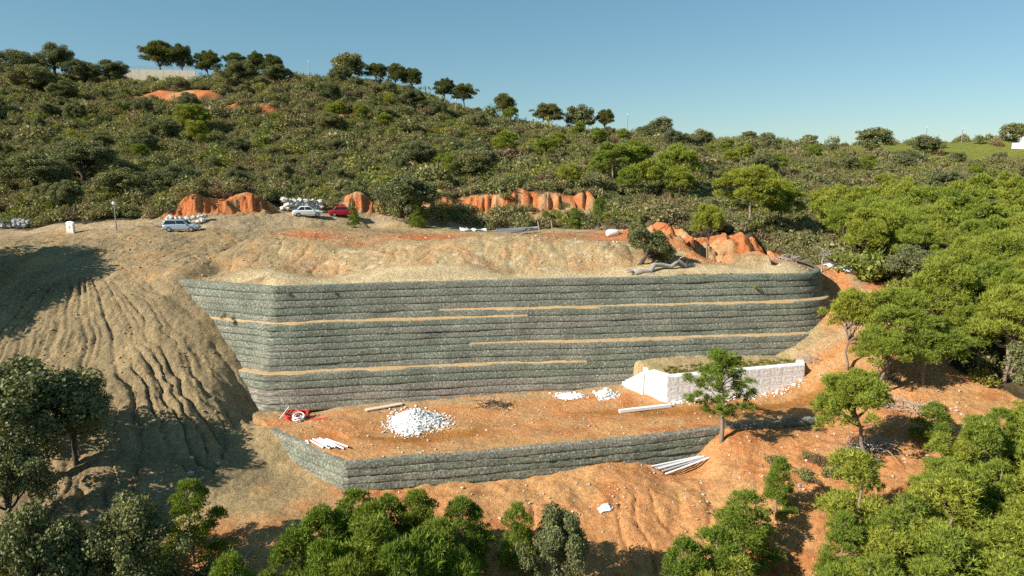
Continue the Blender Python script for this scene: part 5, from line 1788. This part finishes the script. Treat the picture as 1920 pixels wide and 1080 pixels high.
# plants rooted in the wall face
for (x, y, z, s, lab) in ((-27.5, 63.75, 7.9, .34, 'largest dark plant hanging from the bright end face of the tall wall'), (-25.8, 64.75, 10.3, .22, 'small plant near the top of the bright end face of the tall wall'),
                          (-21.1, 63.35, 10.2, .20, 'small dark plant just past the corner of the tall wall'), (-16.9, 64.1, 10.0, .22, 'small plant near the top of the tall wall, second past the corner'),
                          (25.1, 69.7, 9.6, .34, 'fresh green plant near the top of the tall wall at its round end')):
    o = obj('wall_plant', SHRUBS['green' if z == 9.6 else 'scrub'][0], None, (x, y, z), (.5, 0, rng.rand() * 6), s)
    tag(o, lab, 'plant', 'plants on the tall wall')
rs = np.random.RandomState(5)
gcol = bpy.data.collections.new('grass_kinds')
for s in (1, 2, 3):
    gcol.objects.link(bpy.data.objects.new('grass_kind_%02d' % s, make_grass_mesh(s)))
P = []
for i in range(160):
    x = 14.5 + 14 * rs.rand(); P.append((x, 60.4 + (x - 14.3) * .2286 + 1.0 + 1.6 * rs.rand()))
for i in range(60):
    x = 17 + 8 * rs.rand(); P.append((x, 69.2 + (x - 13) * .13 + .15 + .35 * rs.rand()))
P = np.array(P); zz = ground(P[:, 0], P[:, 1])
instancer('grass', np.c_[P, zz], rs.randint(0, 3, len(P)), np.c_[np.zeros((len(P), 2)), rs.rand(len(P)) * 6.28], (.25 + .4 * rs.rand(len(P), 1)) * np.ones((1, 3)), gcol, 'short green grass on the bench behind the gabion wall and along the terrace')


# ------------------------------------------------------------------ labels: things that look alike are told apart by what they line up with
MARKS_HILL = [(20, 'the shade-toned boulders'), (130, 'the utility cabinet'), (217, 'the street lamp'), (335, 'the blue car'), (450, 'the red cut'), (545, 'the boulder wall'), (645, 'the red car'), (760, 'the large oak'), (885, 'the crumpled sheet'),
              (955, 'the grey pipes'), (1030, 'the wooden posts'), (1150, 'the white tank'), (1225, 'the leaning oak'), (1330, 'the slim pine'), (1410, 'the largest pine'), (1520, 'the thin ridge oak'), (1640, 'the meadow oak'), (1735, 'the dark meadow tree'), (1810, 'the ridge lamps'), (1905, 'the white house')]
MARKS_NEAR = [(20, 'the left oak'), (130, 'the small oak'), (245, 'the grey oak'), (352, 'the gully pine'), (470, 'the leaning stake'), (560, 'the red coils'), (645, 'the wall corner'), (775, 'the stone heap'), (925, 'the branch heap'), (1060, 'the low stones'), (1140, 'the small heap'),
              (1260, 'the gabion corner'), (1362, 'the lone pine'), (1460, 'the dark pine'), (1572, 'the leaning pine'), (1660, 'the pine clump'), (1755, 'the slope pine'), (1860, 'the picture edge')]
ORD = ['lowest', 'second', 'third', 'fourth', 'fifth', 'sixth', 'seventh', 'eighth', 'ninth', 'tenth', 'eleventh', 'twelfth', 'thirteenth', 'fourteenth', 'fifteenth', 'sixteenth', 'seventeenth', 'eighteenth', 'nineteenth', 'twentieth'] + [str(n_) + ('st' if n_ % 10 == 1 else 'nd' if n_ % 10 == 2 else 'rd' if n_ % 10 == 3 else 'th') for n_ in range(21, 80)]


def picture(p):
    z = p.z - 22; f_ = p.y * math.cos(math.radians(10)) - z * math.sin(math.radians(10)); u_ = p.y * math.sin(math.radians(10)) + z * math.cos(math.radians(10))
    return 960 + 1280 * p.x / f_, 540 - 1280 * u_ / f_


by_label = {}
for o in C.objects:
    if o.parent is None and 'category' in o and 'label' in o and 'group' in o:
        by_label.setdefault(o['label'], []).append(o)
for lab, os_ in by_label.items():
    if len(os_) < 2 or 'shade on it' in lab:
        continue
    cols = {}
    for o in os_:
        px_, py_ = picture(o.location)
        marks = MARKS_NEAR if o.location.y < 64 else MARKS_HILL
        mk = min(marks, key=lambda m_: abs(m_[0] - px_))[1]
        cols.setdefault(mk, []).append((-py_, o))
    for mk, lst in cols.items():
        lst.sort(key=lambda t_: t_[0])
        for i, (_, o) in enumerate(lst):
            o['label'] = lab + ', ' + ('' if len(lst) == 1 else ORD[min(i, 78)] + ' up ') + 'in line with ' + mk
